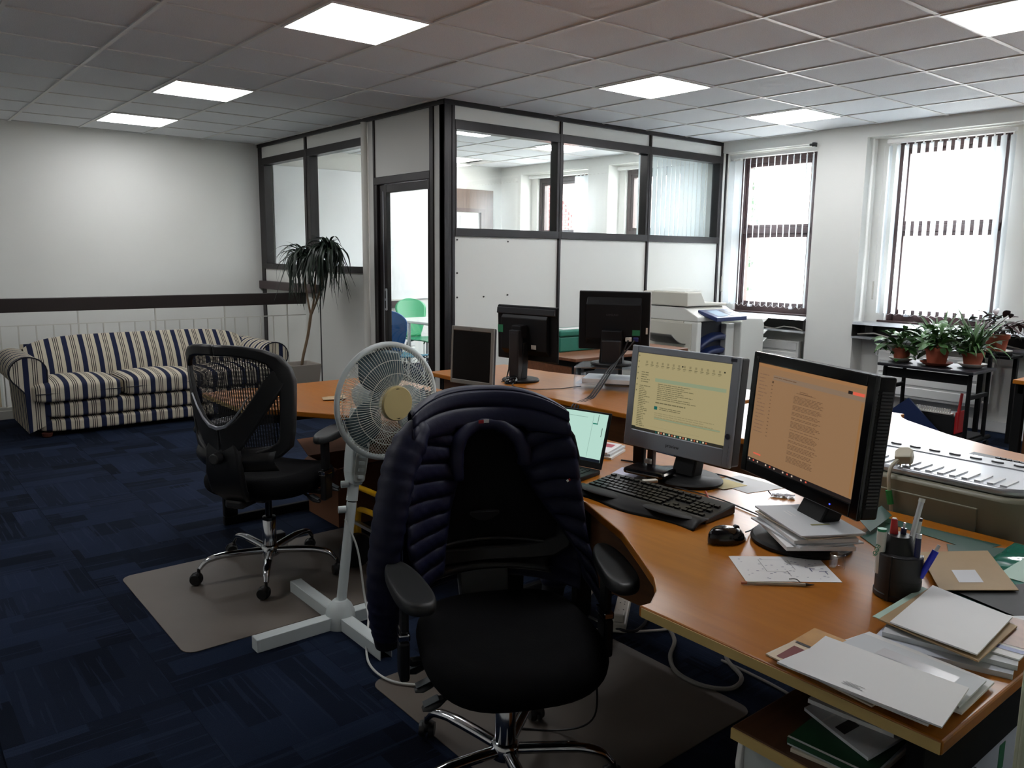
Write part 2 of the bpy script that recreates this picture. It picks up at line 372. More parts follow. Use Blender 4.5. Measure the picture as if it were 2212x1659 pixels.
# vertical blinds: one thing each, every slat a part
def vblind(label, w0, w1, x, ang, z0=0.955, z1=2.47, pitch=0.072, stack=None, cord=True):
    t = T('vertical_blind', label, 'window blind', (x, (w0+w1)/2, z1), group='vertical blinds', world=True)
    box('headrail', x-0.022, x+0.022, w0, w1, z1+0.02, z1+0.055, WHITEG, t, bev=0.004)
    def fn(u, v_): return Vector(((u-0.5)*0.089, 0.004*math.sin(PI*u)+0.0*v_, v_*(z1-z0)))
    me = B().grid(fn, 4, 1).mesh('slat', SLAT, True)
    hg = B().box(-0.012, 0.012, -0.002, 0.002, 0, 0.022).box(-0.04, 0.04, -0.002, 0.002, -0.012, 0).mesh('hanger', WHITEG)
    ys = stack if stack else [w1-0.03-i*pitch for i in range(int((w1-w0-0.03)/pitch)+1)]
    for q, y in enumerate(ys):
        a = ang if not callable(ang) else ang(y)
        o = inst('slat', me, t, (x, y, z0), (0, 0, rad(a+random.uniform(-2.5, 2.5))))
        o2 = bpy.data.objects.new('hanger', hg); COL.objects.link(o2); o2.parent = o; o2.location = (0, 0, z1-z0)
    if len(ys) > 3:
        b = B()
        for p_, q_ in zip(ys[:-1], ys[1:]):
            b.tube([(x-0.03, p_+(q_-p_)*s, z0+0.02-0.030*math.sin(PI*s)) for s in [i/6 for i in range(7)]], 0.0013, 5)
        b.obj('bottom_chain', WHITEG, t)
    if cord:
        B().tube([(x-0.03, w1+0.012, z1), (x-0.032, w1+0.014, 1.25)], 0.002, 5).obj('cord', WHITEG, t)
        B().box(x-0.042, x-0.028, w1+0.004, w1+0.022, 1.08, 1.25).obj('cord_weight', PALEM, t, bev=0.005)
    return t
vblind('open vertical blind with edge-on white slats behind the printer', 1.24, 2.26, 6.73, lambda y: 40 if y < 2.1 else 100)
vblind('half-closed vertical blind with white slats behind the potted plants', -0.50, 0.56, 6.73, 49)
vblind('vertical blind out of view to the right', -2.24, -1.2, 6.73, 15)
vblind('vertical blind out of view behind the camera', -3.98, -2.95, 6.73, 5)
vblind('vertical blind bunched up beside the far window of the glazed room', 4.3, 5.55, 6.70, 82, stack=[4.33+0.07*i for i in range(5)], cord=False)
vblind('vertical blind of the nearer window inside the glazed room', 2.83, 3.9, 6.72, 60, stack=[2.86+0.05*i for i in range(9)], cord=False)

# trunking under the windows, radiators, skirting
def trunking(a, b2):
    t = T('cable_trunking', 'grey aluminium trunking under the window %s' % ('beside the printer' if a > 1 else 'behind the plant trolley' if a > -1 else 'out of view'), 'trunking', (6.68, (a+b2)/2, 0.72), group='window trunking', world=True)
    B().prism([(6.56, 0.845), (6.60, 0.868), (6.80, 0.868), (6.80, 0.845)], 0, b2-a).xf(Matrix(((1, 0, 0, 0), (0, 0, 1, a), (0, 1, 0, 0), (0, 0, 0, 1)))).obj('top_cover', ALU, t)
    box('back_channel', 6.72, 6.80, a, b2, 0.735, 0.845, DARKG, t)
    box('bottom_lip', 6.57, 6.80, a, b2, 0.715, 0.735, ALU, t)
    box('end_cap', 6.57, 6.72, b2-0.008, b2, 0.735, 0.845, DARKG, t)
    box('end_cap', 6.57, 6.72, a, a+0.008, 0.735, 0.845, DARKG, t)
    B().tube([(6.65, b2-0.02-i*(b2-a-0.05)/9, 0.75+0.02*math.sin(i*1.9)) for i in range(10)], 0.007, 6).obj('loose_cable', PALEM, t, True)
    for i in range(3 if a > 1 else 1):
        B().box(6.66, 6.72, b2-0.16-i*0.12, b2-0.08-i*0.12, 0.75, 0.835).obj('socket', M('black_socket', (28, 28, 30), 0.4), t, bev=0.006)
trunking(1.185, 2.30); trunking(-0.79, 0.685); trunking(-2.49, -1.01)
def radiator(a, b2, lab):
    t = T('radiator', lab, 'radiator', (6.7, (a+b2)/2, 0.2), group='panel radiators', world=True)
    b = B()
    b.box(6.665, 6.70, a, b2, 0.20, 0.62)
    b.obj('panel', WHITEG, t, bev=0.006)
    for i in range(4): box('rib', 6.655, 6.667, a+0.02, b2-0.02, 0.225+i*0.1, 0.305+i*0.1, WHITEG, t, bev=0.006)
    b = B()
    for i in range(int((b2-a)/0.03)): b.box(6.70, 6.76, a+0.02+i*0.03, a+0.027+i*0.03, 0.205, 0.615)
    b.obj('convector_fins', PALEM, t)
    B().tube([(6.70, a-0.02, 0.25), (6.70, a-0.06, 0.25), (6.70, a-0.06, 0.50)], 0.013, 10).cyl((6.70, a-0.06, 0.50), (6.70, a-0.06, 0.60), 0.02, 0.023, 12).obj('valve', WHITEG, t, True)
    B().tube([(6.74, b2+0.05, 0.70), (6.74, b2+0.05, 0.56), (6.72, b2, 0.56)], 0.012, 10).obj('pipe', WHITEG, t, True)
radiator(-0.44, 0.46, 'white panel radiator under the window with plants in front'); radiator(1.28, 2.2, 'white panel radiator behind the printer')
B().box(6.785, 6.80, -0.8, 0.69, 0, 0.09).obj('skirting', WHITEG, wr).location = -wr.location
B().box(6.585, 6.6, 0.69, 1.18, 0, 0.09).obj('skirting', WHITEG, wr).location = -wr.location
t = T('roller_bracket', 'small black bracket at the top of the pillar by the printer window', 'bracket', (6.58, 1.2, 2.52), world=True)
box('plate', 6.55, 6.60, 1.185, 1.215, 2.51, 2.55, BLACKP, t, bev=0.004); B().cyl((6.56, 1.17, 2.53), (6.56, 1.24, 2.53), 0.012, seg=12).obj('pin', BLACKP, t)

# ================================================================ glazed partition: left face (x = 3.04) and front face (y = 2.306)
PX, PY = 3.04, 2.306
pl = struct(bpy.data.objects.new('wall_partition_side', None)); COL.objects.link(pl); pl.location = (PX, 4.2, 0); WORLDLY[pl.name] = 1
def LB(name, y0, y1, z0, z1, mat, d0=0.0, d1=0.06, bev=0.003): return box(name, PX+d0, PX+d1, y0, y1, z0, z1, mat, pl, bev)
LB('corner_post', 2.30, 2.375, 0, CEIL, DARKF, -0.006, 0.07)
LB('infill_strip', 2.375, 2.455, 0, 2.625, GREYP)
LB('post', 2.455, 2.505, 0, 2.625, DARKF, -0.012, 0.07)
LB('top_rail', 2.30, YB, 2.622, CEIL+0.004, DARKF, -0.014, 0.075)
LB('overdoor_panel', 2.52, 3.40, 2.125, 2.622, GREYP)
LB('post', 2.505, 2.52, 2.06, 2.622, DARKF, -0.006, 0.06); LB('post', 3.40, 3.425, 0, 2.622, DARKF, -0.012, 0.07)
LB('infill_strip', 3.425, 3.53, 0, 2.622, GREYP)
B().cyl((PX-0.012, 3.566, 0), (PX-0.012, 3.566, 2.622), 0.034, seg=20).obj('white_pipe', PALEM, pl, True)
LB('post', 3.598, 3.612, 0, 2.622, DARKF, 0.0, 0.06)
for q, (a, b2) in enumerate(((3.612, 4.79), (4.825, 5.955))):
    LB('top_panel', a, b2, 2.50, 2.622, WALLW, 0.004, 0.05)
    LB('window_head', a, b2, 2.425, 2.50, DARKF, -0.012, 0.09)
    LB('window_sill', a, b2, 1.265, 1.325, DARKF, -0.014, 0.09)
    LB('window_jamb', a, a+(0.012 if q == 0 else 0.03), 1.325, 2.425, DARKF, -0.010, 0.085)
    LB('window_jamb', b2-0.075, b2, 1.325, 2.425, DARKF, -0.010, 0.085)
    box('glass_pane', PX+0.035, PX+0.041, a+0.012, b2-0.07, 1.325, 2.425, GLASSP, pl)
LB('post', 4.79, 4.825, 1.12, 2.622, DARKF, -0.016, 0.08)
LB('post', 5.955, YB, -2.2, 2.622, DARKF, -0.004, 0.06)
LB('lower_panel', 3.612, 4.565, 0.0, 1.265, WALLW, 0.004, 0.05)
LB('joint', 4.565, 4.585, 0.0, 1.0, DARKF, 0.0, 0.05)
LB('mid_panel', 4.565, 5.955, 1.125, 1.265, WALLW, 0.004, 0.05)
LB('ledge', 4.575, YB, 1.035, 1.125, BROWNF, -0.045, 0.05, 0.006)
LB('lower_panel', 4.585, 5.955, -2.2, 1.035, WALLW, 0.004, 0.05)
# glass door in the side face
dr = struct(bpy.data.objects.new('door_1', None)); COL.objects.link(dr); dr.location = (PX, 2.95, 0); WORLDLY[dr.name] = 1
def DB(name, y0, y1, z0, z1, mat, d0=0.0, d1=0.06, bev=0.004): return box(name, PX+d0, PX+d1, y0, y1, z0, z1, mat, dr, bev)
DB('head', 2.505, 3.40, 2.06, 2.125, DARKF, -0.014, 0.07); DB('jamb', 2.505, 2.535, 0, 2.06, DARKF, -0.014, 0.07); DB('jamb', 3.365, 3.40, 0, 2.06, DARKF, -0.010, 0.07)
DB('leaf_stile', 3.235, 3.36, 0.01, 2.055, DARKF, 0.012, 0.055); DB('leaf_stile', 2.537, 2.565, 0.01, 2.055, DARKF, 0.012, 0.055)
DB('leaf_rail', 2.565, 3.235, 1.985, 2.055, DARKF, 0.012, 0.055); DB('leaf_rail', 2.565, 3.235, 0.01, 0.12, DARKF, 0.012, 0.055)
DB('stile_groove', 3.285, 3.292, 0.05, 2.0, ALU, 0.009, 0.013, 0)
DB('glass', 2.565, 3.235, 0.12, 1.985, GLASSP, 0.03, 0.036, 0)
h = DB('flush_handle', 3.235, 3.262, 0.94, 1.14, ALU, -0.002, 0.014, 0.008)
DB('handle_recess', 3.241, 3.256, 1.05, 1.12, BLACKP, -0.004, 0.0, 0.003); DB('handle_recess', 3.241, 3.256, 0.96, 1.03, BLACKP, -0.004, 0.0, 0.003)
# front face
pf = struct(bpy.data.objects.new('wall_partition_front', None)); COL.objects.link(pf); pf.location = (4.8, PY, 0); WORLDLY[pf.name] = 1
def FB(name, x0, x1, z0, z1, mat, d0=0.0, d1=0.06, bev=0.003): return box(name, x0, x1, PY+d0, PY+d1, z0, z1, mat, pf, bev)
FB('corner_post', 3.034, 3.07, 0, CEIL, DARKF, -0.01, 0.06)
FB('corner_strip', 3.07, 3.105, 0, 2.625, WALLW, 0.0, 0.05)
FB('post', 3.105, 3.135, 0, 2.622, DARKF, -0.012, 0.07)
FB('top_rail', 3.03, 6.66, 2.622, CEIL+0.004, DARKF, -0.014, 0.075)
bays = [(3.135, 4.275), (4.30, 5.465), (5.49, 6.615)]
for q, (a, b2) in enumerate(bays):
    FB('top_panel', a, b2, 2.515, 2.622, WALLW, 0.004, 0.05)
    FB('window_head', a, b2, 2.44, 2.515, DARKF, -0.014, 0.09)
    FB('window_sill', a, b2, 1.60, 1.665, DARKF, -0.016, 0.09)
    FB('window_jamb', a, a+0.018, 1.665, 2.44, DARKF, -0.012, 0.085); FB('window_jamb', b2-0.03, b2, 1.665, 2.44, DARKF, -0.012, 0.085)
    box('glass_pane', a+0.018, b2-0.03, PY+0.03, PY+0.036, 1.665, 2.44, GLASSP, pf)
    FB('lower_panel', a, b2, 0, 1.60, WALLW, 0.004, 0.05)
for a in (4.275, 5.465): FB('post', a, a+0.025, 0, 2.622, DARKF, -0.016, 0.07)
FB('post', 6.615, 6.645, 0, 2.622, DARKF, -0.012, 0.07); FB('end_strip', 6.645, 6.70, 0, 2.56, WALLW, 0.0, 0.05); FB('post', 6.70, 6.725, 0, 2.56, DARKF, -0.012, 0.07)
sm = B().cyl((0, 0.004, 0), (0, -0.004, 0), 0.008, 0.006, 10).mesh('screw', SCREW)
for x, z in ((3.165, 1.57), (3.70, 1.565), (3.165, 1.30), (3.165, 1.10), (3.44, 1.10), (3.70, 1.11)): inst('screw', sm, pf, (x, PY, z))
# railing at the stairwell
rl = T('stair_railing', 'white metal stair railing with a wide dark wooden handrail behind the sofa', 'railing', (1.0, 4.92, 0), world=True)
box('handrail', X0, 3.035, 4.895, 4.935, 0.915, 1.035, HANDR, rl, bev=0.006)
box('top_bar', X0, 3.035, 4.905, 4.925, 0.795, 0.803, PALEM, rl)
bm_ = B().box(-0.005, 0.005, -0.005, 0.005, 0.1, 0.797).mesh('baluster', PALEM)
for i in range(38): inst('baluster', bm_, rl, (X0+0.135*i+0.08, 4.915, 0))
hm_ = B().box(-0.006, 0.006, -0.006, 0.006, 0.10, 0.915).mesh('rail_post', PALEM)
for i in range(8): inst('rail_post', hm_, rl, (-1.79+0.66*i, 4.915, 0))
box('kerb', X0, 3.035, 4.87, 4.96, 0.0, 0.075, PALEM, rl, bev=0.004); box('kerb_lip', X0, 3.035, 4.885, 4.94, 0.075, 0.1, PALEM, rl)
# poster on the stairwell wall
po = T('wall_poster', 'unframed photo poster low on the stairwell wall left of the sofa', 'poster', (0.25, YB-0.01, 0.0), world=True)
box('sheet', -0.25, 0.36, YB-0.008, YB-0.003, -0.32, 0.35, M('poster_white', (205, 210, 205), 0.6), po)
for nm, a, b2, z0, z1, cc in (('print_area', -0.20, 0.34, -0.16, 0.32, (176, 160, 130)), ('print_shape', -0.02, 0.14, -0.05, 0.30, (96, 52, 44)), ('print_shape', 0.1, 0.30, -0.16, 0.12, (48, 42, 42)), ('print_shape', -0.2, -0.08, -0.14, 0.1, (88, 62, 50))):
    box(nm, a, b2, YB-0.0095-0.0005*len(po.children), YB-0.008, z0, z1, M('poster_%d_%d' % (cc[0], cc[1]), cc, 0.6), po)
# ================================================================ outside the windows
k = NT('red_brick_far'); v, o3 = k.xyz()
mp = k.n('ShaderNodeMapping'); mp.inputs['Rotation'].default_value = (rad(90), 0, rad(90)); k.l(v, mp.inputs[0])
br = k.n('ShaderNodeTexBrick'); br.inputs['Scale'].default_value = 1.0; br.inputs['Brick Width'].default_value = 0.225; br.inputs['Row Height'].default_value = 0.075; br.inputs['Mortar Size'].default_value = 0.008
br.inputs['Color1'].default_value = (*lin((108, 66, 58)), 1); br.inputs['Color2'].default_value = (*lin((94, 54, 48)), 1); br.inputs['Mortar'].default_value = (*lin((205, 190, 175)), 1)
k.l(mp.outputs[0], br.inputs[0]); k.l(br.outputs[0], k.p.inputs['Base Color']); k.p.inputs['Roughness'].default_value = 0.9
BRICKF = k.m
BRICK = M('red_brick', (82, 24, 22), 0.9, var=0.25, vscale=9)
MORT = M('mortar', (132, 100, 92), 0.95)
ROAD = M('pale_paving', (175, 175, 172), 0.9, var=0.1, vscale=2)
LEAFO = M('tree_leaf_outdoors', (34, 58, 34), 0.6, var=0.3, vscale=4)
struct(box('ground_outside', 7.3, 40, -30, 45, -3.2, -3.0, ROAD))
# gabled brick house seen through the far window of the glazed room: bricks laid one by one where they show
ho = T('brick_house', 'red brick gabled house seen through the far window of the glazed room', 'building', (15.5, 15.6, -3.0), world=True)
B().prism([(13.6, -3.0), (17.4, -3.0), (17.4, 2.5), (15.9, 4.3), (14.4, 2.75), (13.6, 2.2)], 0, 4.0).xf(Matrix(((0, 0, 1, 15.05), (1, 0, 0, 0), (0, 1, 0, 0), (0, 0, 0, 1)))).obj('gable_wall', MORT, ho)
bme = B().box(0, 0.05, 0.004, 0.218, 0.004, 0.072).mesh('brick', BRICK)
hb = T
cnt = 0
for r in range(30):
    for c in range(10):
        y = 14.25+c*0.225+(0.1125 if r % 2 else 0); z = 1.75+r*0.076
        top = 2.75+(y+0.11-14.4)*1.03 if y+0.11 < 15.9 else 4.3-(y+0.11-15.9)*1.2
        if z+0.05 > top or cnt > 290: continue
        inst('brick', bme, ho, (15.0, y, z)); cnt += 1
B().prism([(13.5, 2.12), (14.4, 2.79), (15.9, 4.36), (17.5, 2.44), (17.5, 2.54), (15.9, 4.48), (14.4, 2.9), (13.5, 2.22)], 0, 4.2).xf(Matrix(((0, 0, 1, 15.0), (1, 0, 0, 0), (0, 1, 0, 0), (0, 0, 0, 1)))).obj('roof', M('roof_tile_dark', (96, 84, 80), 0.8), ho)
ho.location.y -= 0.75
# long pale brick building across the street, window by window
hb = T('street_building', 'pale brick building across the street behind the printer window', 'building', (19, 5, -3.0), world=True)
box('wall', 18.0, 24, -14, 12, -3.0, 3.6, BRICKF, hb)
box('roof_band', 17.8, 24, -14.2, 12.2, 3.6, 4.0, M('roof_grey', (150, 146, 144), 0.8), hb)
WG = M('far_window_glass', (90, 96, 104), 0.15); WF = M('far_window_frame', (235, 235, 232), 0.5)
for y in (-12, -9.6, -7.2, -4.8, -2.4, 0.0, 2.4, 4.8, 7.2, 9.6):
    for z0 in (-2.0, 0.9):
        f_ = box('window', 17.93, 18.0, y, y+1.1, z0, z0+1.4, WF, hb)
        box('pane', 17.9, 17.93, y+0.08, y+0.52, z0+0.08, z0+1.32, WG, f_); box('pane', 17.9, 17.93, y+0.58, y+1.02, z0+0.08, z0+1.32, WG, f_)
B().cyl((17.9, 8.55, -3), (17.9, 8.55, 3.6), 0.06, seg=8).obj('downpipe', M('downpipe', (96, 92, 92), 0.5), hb)
def tree(name, label, x, y, z0, h, rx, n, seed):
    rnd = random.Random(seed); t = T(name, label, 'tree', (x, y, z0), group='trees outside')
    B().tube([(0, 0, 0), (0.05, 0.02, h*0.4), (0, 0.05, h*0.7)], [0.12, 0.09, 0.04], 8).obj('trunk', M('bark', (84, 68, 54), 0.9), t)
    b = B()
    for i in range(n):
        a = rnd.uniform(0, 2*PI); q = rnd.uniform(-1, 1); r = rx*rnd.uniform(0.4, 1)*math.sqrt(1-q*q*0.8)
        c = Vector((r*math.cos(a), r*math.sin(a), h*0.68+q*h*0.36)); d = Vector((rnd.uniform(-1, 1), rnd.uniform(-1, 1), rnd.uniform(-1, 0.4))).normalized(); e = d.orthogonal().normalized()*0.07
        b.add([c-d*0.15, c+e, c+d*0.15, c-e], [(0, 1, 2, 3)])
    b.obj('crown', LEAFO, t)
tree('street_tree', 'leafy tree at the top left of the printer window view', 15.6, 8.6, -3.0, 9.5, 0.7, 700, 3)
tree('street_shrub', 'green shrub low at the right of the printer window view', 14.5, 5.0, -3.0, 5.0, 0.5, 700, 4)
wv = T('garden_wall', 'pale low wall outside the printer window', 'wall', (12.5, 5.0, -3.0), world=True)
box('wall', 12.4, 12.6, 2.0, 9.0, -3.0, 0.35, M('outside_white', (232, 230, 226), 0.8), wv); box('coping', 12.35, 12.65, 2.0, 9.0, 0.35, 0.43, ROAD, wv)

# ================================================================ inside the glazed room
BRW = wood('brown_veneer', (92, 74, 66), (122, 102, 92), 0.45, axis=2)
dm = struct(bpy.data.objects.new('door_2', None)); COL.objects.link(dm); dm.location = (6.0, YB, 0); WORLDLY[dm.name] = 1
box('side_panel', 6.27, 6.43, YB-0.03, YB, 0, 2.34, BRW, dm); box('head_panel', 5.6, 6.27, YB-0.03, YB, 2.08, 2.34, BRW, dm)
box('frame', 6.20, 6.27, YB-0.06, YB, 0, 2.08, M('brown_door_frame', (66, 44, 38), 0.4), dm); box('frame', 5.6, 6.20, YB-0.06, YB, 2.03, 2.08, M('brown_door_frame', (66, 44, 38), 0.4), dm)
box('leaf', 5.6, 6.20, YB-0.02, YB, 0, 2.03, WHITEG, dm); box('leaf_strip', 5.86, 5.98, YB-0.025, YB-0.02, 0.1, 1.98, M('pale_blue_strip', (196, 208, 206), 0.4), dm)
wb = T('wall_board', 'large white wall board with a dark brown ledge inside the glazed room', 'whiteboard', (4.4, YB-0.03, 0.76), world=True)
box('surface', 3.2, 5.55, YB-0.03, YB-0.004, 0.86, 2.45, M('whiteboard', (236, 238, 240), 0.25), wb, bev=0.004)
box('ledge', 3.2, 5.15, YB-0.07, YB-0.004, 0.755, 0.845, BROWNF, wb, bev=0.006); box('lower_trim', 3.2, 5.15, YB-0.05, YB-0.004, 0.845, 0.86, PALEM, wb)
rd = T('louvred_panel', 'white louvred heater panel below the wall board in the glazed room', 'radiator', (4.4, YB-0.05, 0.05), world=True)
for i in range(5): box('louvre', 3.3, 5.1, YB-0.06, YB-0.01, 0.12+i*0.115, 0.22+i*0.115, WHITEG, rd, bev=0.008)
def shell_chair(label, x, y, rz, ca, cs):
    t = T('shell_chair', label, 'chair', (x, y, 0), rz, group='coloured shell chairs')
    m1 = M('shell_'+label.split()[0]+'_back', ca, 0.35); m2 = M('shell_'+label.split()[0]+'_seat', cs, 0.35)
    def back(u, v_):
        z = 0.46+0.46*v_; wd = (0.11+0.12*max(0, math.sin(min(1, max(0, (v_-0.05)/0.95))*PI*0.62)))
        if v_ > 0.75: wd *= math.sqrt(max(0.02, 1-((v_-0.75)/0.252)**2))
        if v_ < 0.3: wd = max(wd, 0.11)
        yy = (u-0.5)*2*wd
        return Vector((-0.20-0.10*v_-0.03*math.cos(yy*6), yy, z))
    B().grid(back, 14, 20).obj('backrest', m1, t, True, thick=0.011)
    def seat(u, v_):
        a = 2*PI*u; r = v_; ex = 0.22*math.copysign(abs(math.cos(a))**0.7, math.cos(a)); ey = 0.21*math.copysign(abs(math.sin(a))**0.7, math.sin(a))
        return Vector((r*ex, r*ey, 0.455-0.02*(1-r*r)-(0.03*max(0, r*math.cos(a)-0.6)/0.4)))
    B().grid(seat, 32, 6, cu=True).obj('seat', m2, t, True, thick=0.011)
    for sx, sy in ((1, 1), (1, -1), (-1, 1), (-1, -1)):
        B().tube([(0.10*sx, 0.09*sy, 0.435), (0.16*sx, 0.15*sy, 0.41), (0.23*sx, 0.20*sy, 0.0)], 0.009, 8).obj('leg', M('chrome', (200, 202, 205), 0.12, metal=1.0), t, True)
    return t
CHROME = M('chrome', (200, 202, 205), 0.12, metal=1.0)
shell_chair('blue moulded shell chair seen through the glass door', 3.56, 3.74, rad(20), (44, 124, 206), (52, 138, 170))
shell_chair('green moulded shell chair behind the white table in the glazed room', 4.56, 4.92, rad(-85), (52, 168, 112), (40, 140, 100))
tt = T('meeting_table', 'white-topped table between the blue and green shell chairs', 'table', (4.6, 4.2, 0))
B().prism([(-0.75, 0.38), (-0.6, -0.45), (0.9, -0.45), (0.9, 0.45), (-0.7, 0.45)], 0.715, 0.74).obj('top', WHITEG, tt, bev=0.004)
for sx, sy in ((-0.5, -0.35), (0.8, -0.35), (0.8, 0.35), (-0.5, 0.35)): B().cyl((sx, sy, 0), (sx, sy, 0.715), 0.02, seg=12).obj('leg', CHROME, tt, True)
B().box(-0.55, 0.85, -0.36, 0.36, 0.695, 0.715).obj('under_frame', BLACKP, tt)
vblind('pale closed vertical blind behind the right pane of the glazed partition', 0, 1, 0, 0, stack=[]) if False else None
ib = T('vertical_blind', 'pale closed vertical blind behind the right-hand pane of the glazed partition', 'window blind', (6.05, 2.46, 2.55), group='vertical blinds', world=True)
box('headrail', 5.48, 6.62, 2.44, 2.475, 2.53, 2.56, WHITEG, ib)
sme = B().grid(lambda u, v_: Vector(((u-0.5)*0.089, 0.006*math.sin(PI*u), v_*1.5)), 4, 1).mesh('slat', SLAT, True)
for i in range(16): inst('slat', sme, ib, (5.52+i*0.072, 2.458, 1.03), (0, 0, rad(12)))
sp = T('spiky_plant', 'spiky plant tips showing above the sill inside the glazed room', 'plant', (5.95, 5.15, 0.9))
B().lathe([(0.07, 0), (0.1, 0.2), (0.105, 0.2), (0.105, 0.23), (0.08, 0.23)], 20).obj('pot', M('terracotta', (150, 74, 50), 0.8, var=0.12, vscale=20), sp, True)
GLEAF = M('leaf_green', (58, 92, 46), 0.45, var=0.35, vscale=14); DLEAF = M('leaf_dark', (22, 36, 24), 0.45, var=0.3, vscale=10)
def leaf_mesh(name, L, w, mat, bend, tip=0.35, n=8, fold=0.25):
    """strap leaf along +x that arches and droops; bend in radians over its length"""
    def fn(u, v_):
        s = u*L; a = bend*u*u; ww = w*(math.sin(PI*min(1, u*1.0+0.12))**0.6 if u < 0.98 else 0.02)*(1 if u < 1-tip else (1-u)/tip*0.9+0.1)
        ang = 0.9-bend*0.5*u
        # integrate the arc
        m = 24; x = z = 0.0
        for i in range(int(m*u)): q = (i+0.5)/m; x += math.cos(0.95-bend*q)*L/m; z += math.sin(0.95-bend*q)*L/m
        return Vector((x, (v_-0.5)*ww, z+abs(v_-0.5)*ww*fold*2))
    return B().grid(fn, n, 2).mesh(name, mat, True, 80)
lm1 = leaf_mesh('leaf', 0.7, 0.03, DLEAF, 0.35)
for i in range(9): inst('leaf', lm1, sp, (0, 0, 0.2), (0, rad(-random.uniform(16, 30)), i*2*PI/9), (1, 1, 1.05))
st_ = T('plant_stand', 'small round stand under the spiky plant in the glazed room', 'stand', (5.95, 5.15, 0))
B().lathe([(0.14, 0), (0.14, 0.02), (0.02, 0.03), (0.02, 0.86), (0.15, 0.87), (0.15, 0.9)], 24).obj('column', WHITEG, st_, True)
# ================================================================ desks
DZ = 0.72
BEECH = wood('beech_laminate', (158, 92, 14), (176, 108, 26), 0.28, axis=1, spec=0.6)
EDGE = M('pale_edge_band', (206, 178, 112), 0.5)
BRPAN = wood('brown_panel', (96, 60, 32), (118, 76, 42), 0.5, axis=1)
BLKM = M('black_powder_metal', (15, 15, 16), 0.75, spec=0.2)
CURVE = [(0.0, 0.62), (0.03, 0.615), (0.09, 0.65), (0.14, 0.70), (0.22, 0.82), (0.31, 0.96), (0.37, 1.10), (0.42, 1.21), (0.455, 1.36), (0.47, 1.55), (0.47, 1.80)]   # user-side edge (depth, along)
def crescent(label, px, py, sx, sy, depth=1.08, edge=None, grom=None):
    """wave desk: origin at the outer corner of its deep end; sx,sy = +-1 directions in x (to the back) and y (along)"""
    t = T('wave_desk', label, 'desk', (px+sx*depth/2, py+sy*0.9, 0), group='wave desks', world=True)
    P = lambda d, a: (px+sx*d, py+sy*a)
    poly = [P(0, 0), P(depth, 0), P(depth, 1.8)]+[P(d, a) for d, a in CURVE[::-1]]
    B().prism(poly, DZ-0.025, DZ).obj('top', BEECH, t, bev=0.004)
    eb = B(); e = 0.0015
    a0, a1 = sorted((py+sy*0.003, py+sy*0.612)); eb.box(min(px-sx*e, px), max(px-sx*e, px), a0, a1, DZ-0.023, DZ-0.003); eb.obj('edge_band', EDGE, t)
    # end frames, beams and modesty panel
    for nm, a, d0, d1 in (('end_frame', 0.05, 0.06, depth-0.08), ('end_frame', 1.74, 0.56, depth-0.08)):
        b = B(); y0, y1 = sorted((py+sy*a, py+sy*(a+0.03)))
        def bx(dA, dB, z0, z1):
            x0, x1 = sorted((px+sx*dA, px+sx*dB)); b.box(x0, x1, y0, y1, z0, z1)
        bx(d0, d1, 0.525, DZ-0.025); bx(d0, d1, 0.0, 0.05); bx(d0, d0+0.075, 0.05, 0.525); bx(d1-0.09, d1, 0.05, 0.525)
        b.obj(nm, BLKM, t, bev=0.006)
    x0, x1 = sorted((px+sx*(depth-0.10), px+sx*(depth-0.082))); y0, y1 = sorted((py+sy*0.08, py+sy*1.74))
    box('modesty_panel', x0, x1, y0, y1, 0.14, DZ-0.03, BRPAN, t, bev=0.002)
    if grom:
        for g in grom:
            B().lathe([(0.036, DZ), (0.040, DZ), (0.040, DZ+0.004), (0.034, DZ+0.004), (0.032, DZ-0.001)], 24, Matrix.Translation((g[0], g[1], 0)), cap=False).lathe([(0.032, DZ+0.0008), (0.001, DZ+0.0008)], 24, Matrix.Translation((g[0], g[1], 0)), cap=False).obj('cable_grommet', BLACKP, t)
    return t
crescent('beech wave desk in the foreground with letters and pen pot', 0.51, -2.705, 1, 1)
crescent('beech wave desk behind the fan with the empty corner', 0.66, 1.09, 1, -1)
crescent('beech wave desk carrying the two black monitors seen from behind', 3.14, -0.74, -1, 1, 1.09, grom=[(2.17, -0.62)])
crescent('beech wave desk shining white with daylight, keyboard at its right', 3.14, -0.80, -1, -1, 1.09)
# the far side desk by the right edge and the brown desk with the case
sd = T('side_table', 'light wooden table with a black leg cut off by the right edge', 'table', (5.25, -1.85, 0), world=True)
box('top', 4.80, 5.7, -2.5, -1.31, 0.70, 0.725, BEECH, sd, bev=0.003)
for x in (4.83, 5.64): box('leg', x, x+0.05, -1.37, -1.32, 0, 0.70, BLKM, sd); box('leg', x, x+0.05, -2.48, -2.43, 0, 0.70, BLKM, sd)
box('rail', 4.83, 5.69, -1.365, -1.335, 0.64, 0.70, BLKM, sd)
box('end_panel', 4.9, 4.92, -2.43, -1.37, 0.2, 0.68, BRPAN, sd)
bd = T('brown_desk', 'small brown veneer desk with dark frame under the green case', 'desk', (3.9, 1.4, 0), world=True)
BVEN = wood('teak_veneer', (104, 62, 38), (134, 84, 54), 0.4, axis=0)
box('top', 3.24, 4.5, 0.96, 1.72, 0.70, 0.724, BVEN, bd, bev=0.004)
for x in (3.27, 4.42): box('leg', x, x+0.05, 0.985, 1.03, 0, 0.70, BLKM, bd); box('leg', x, x+0.05, 1.65, 1.70, 0, 0.70, BLKM, bd)
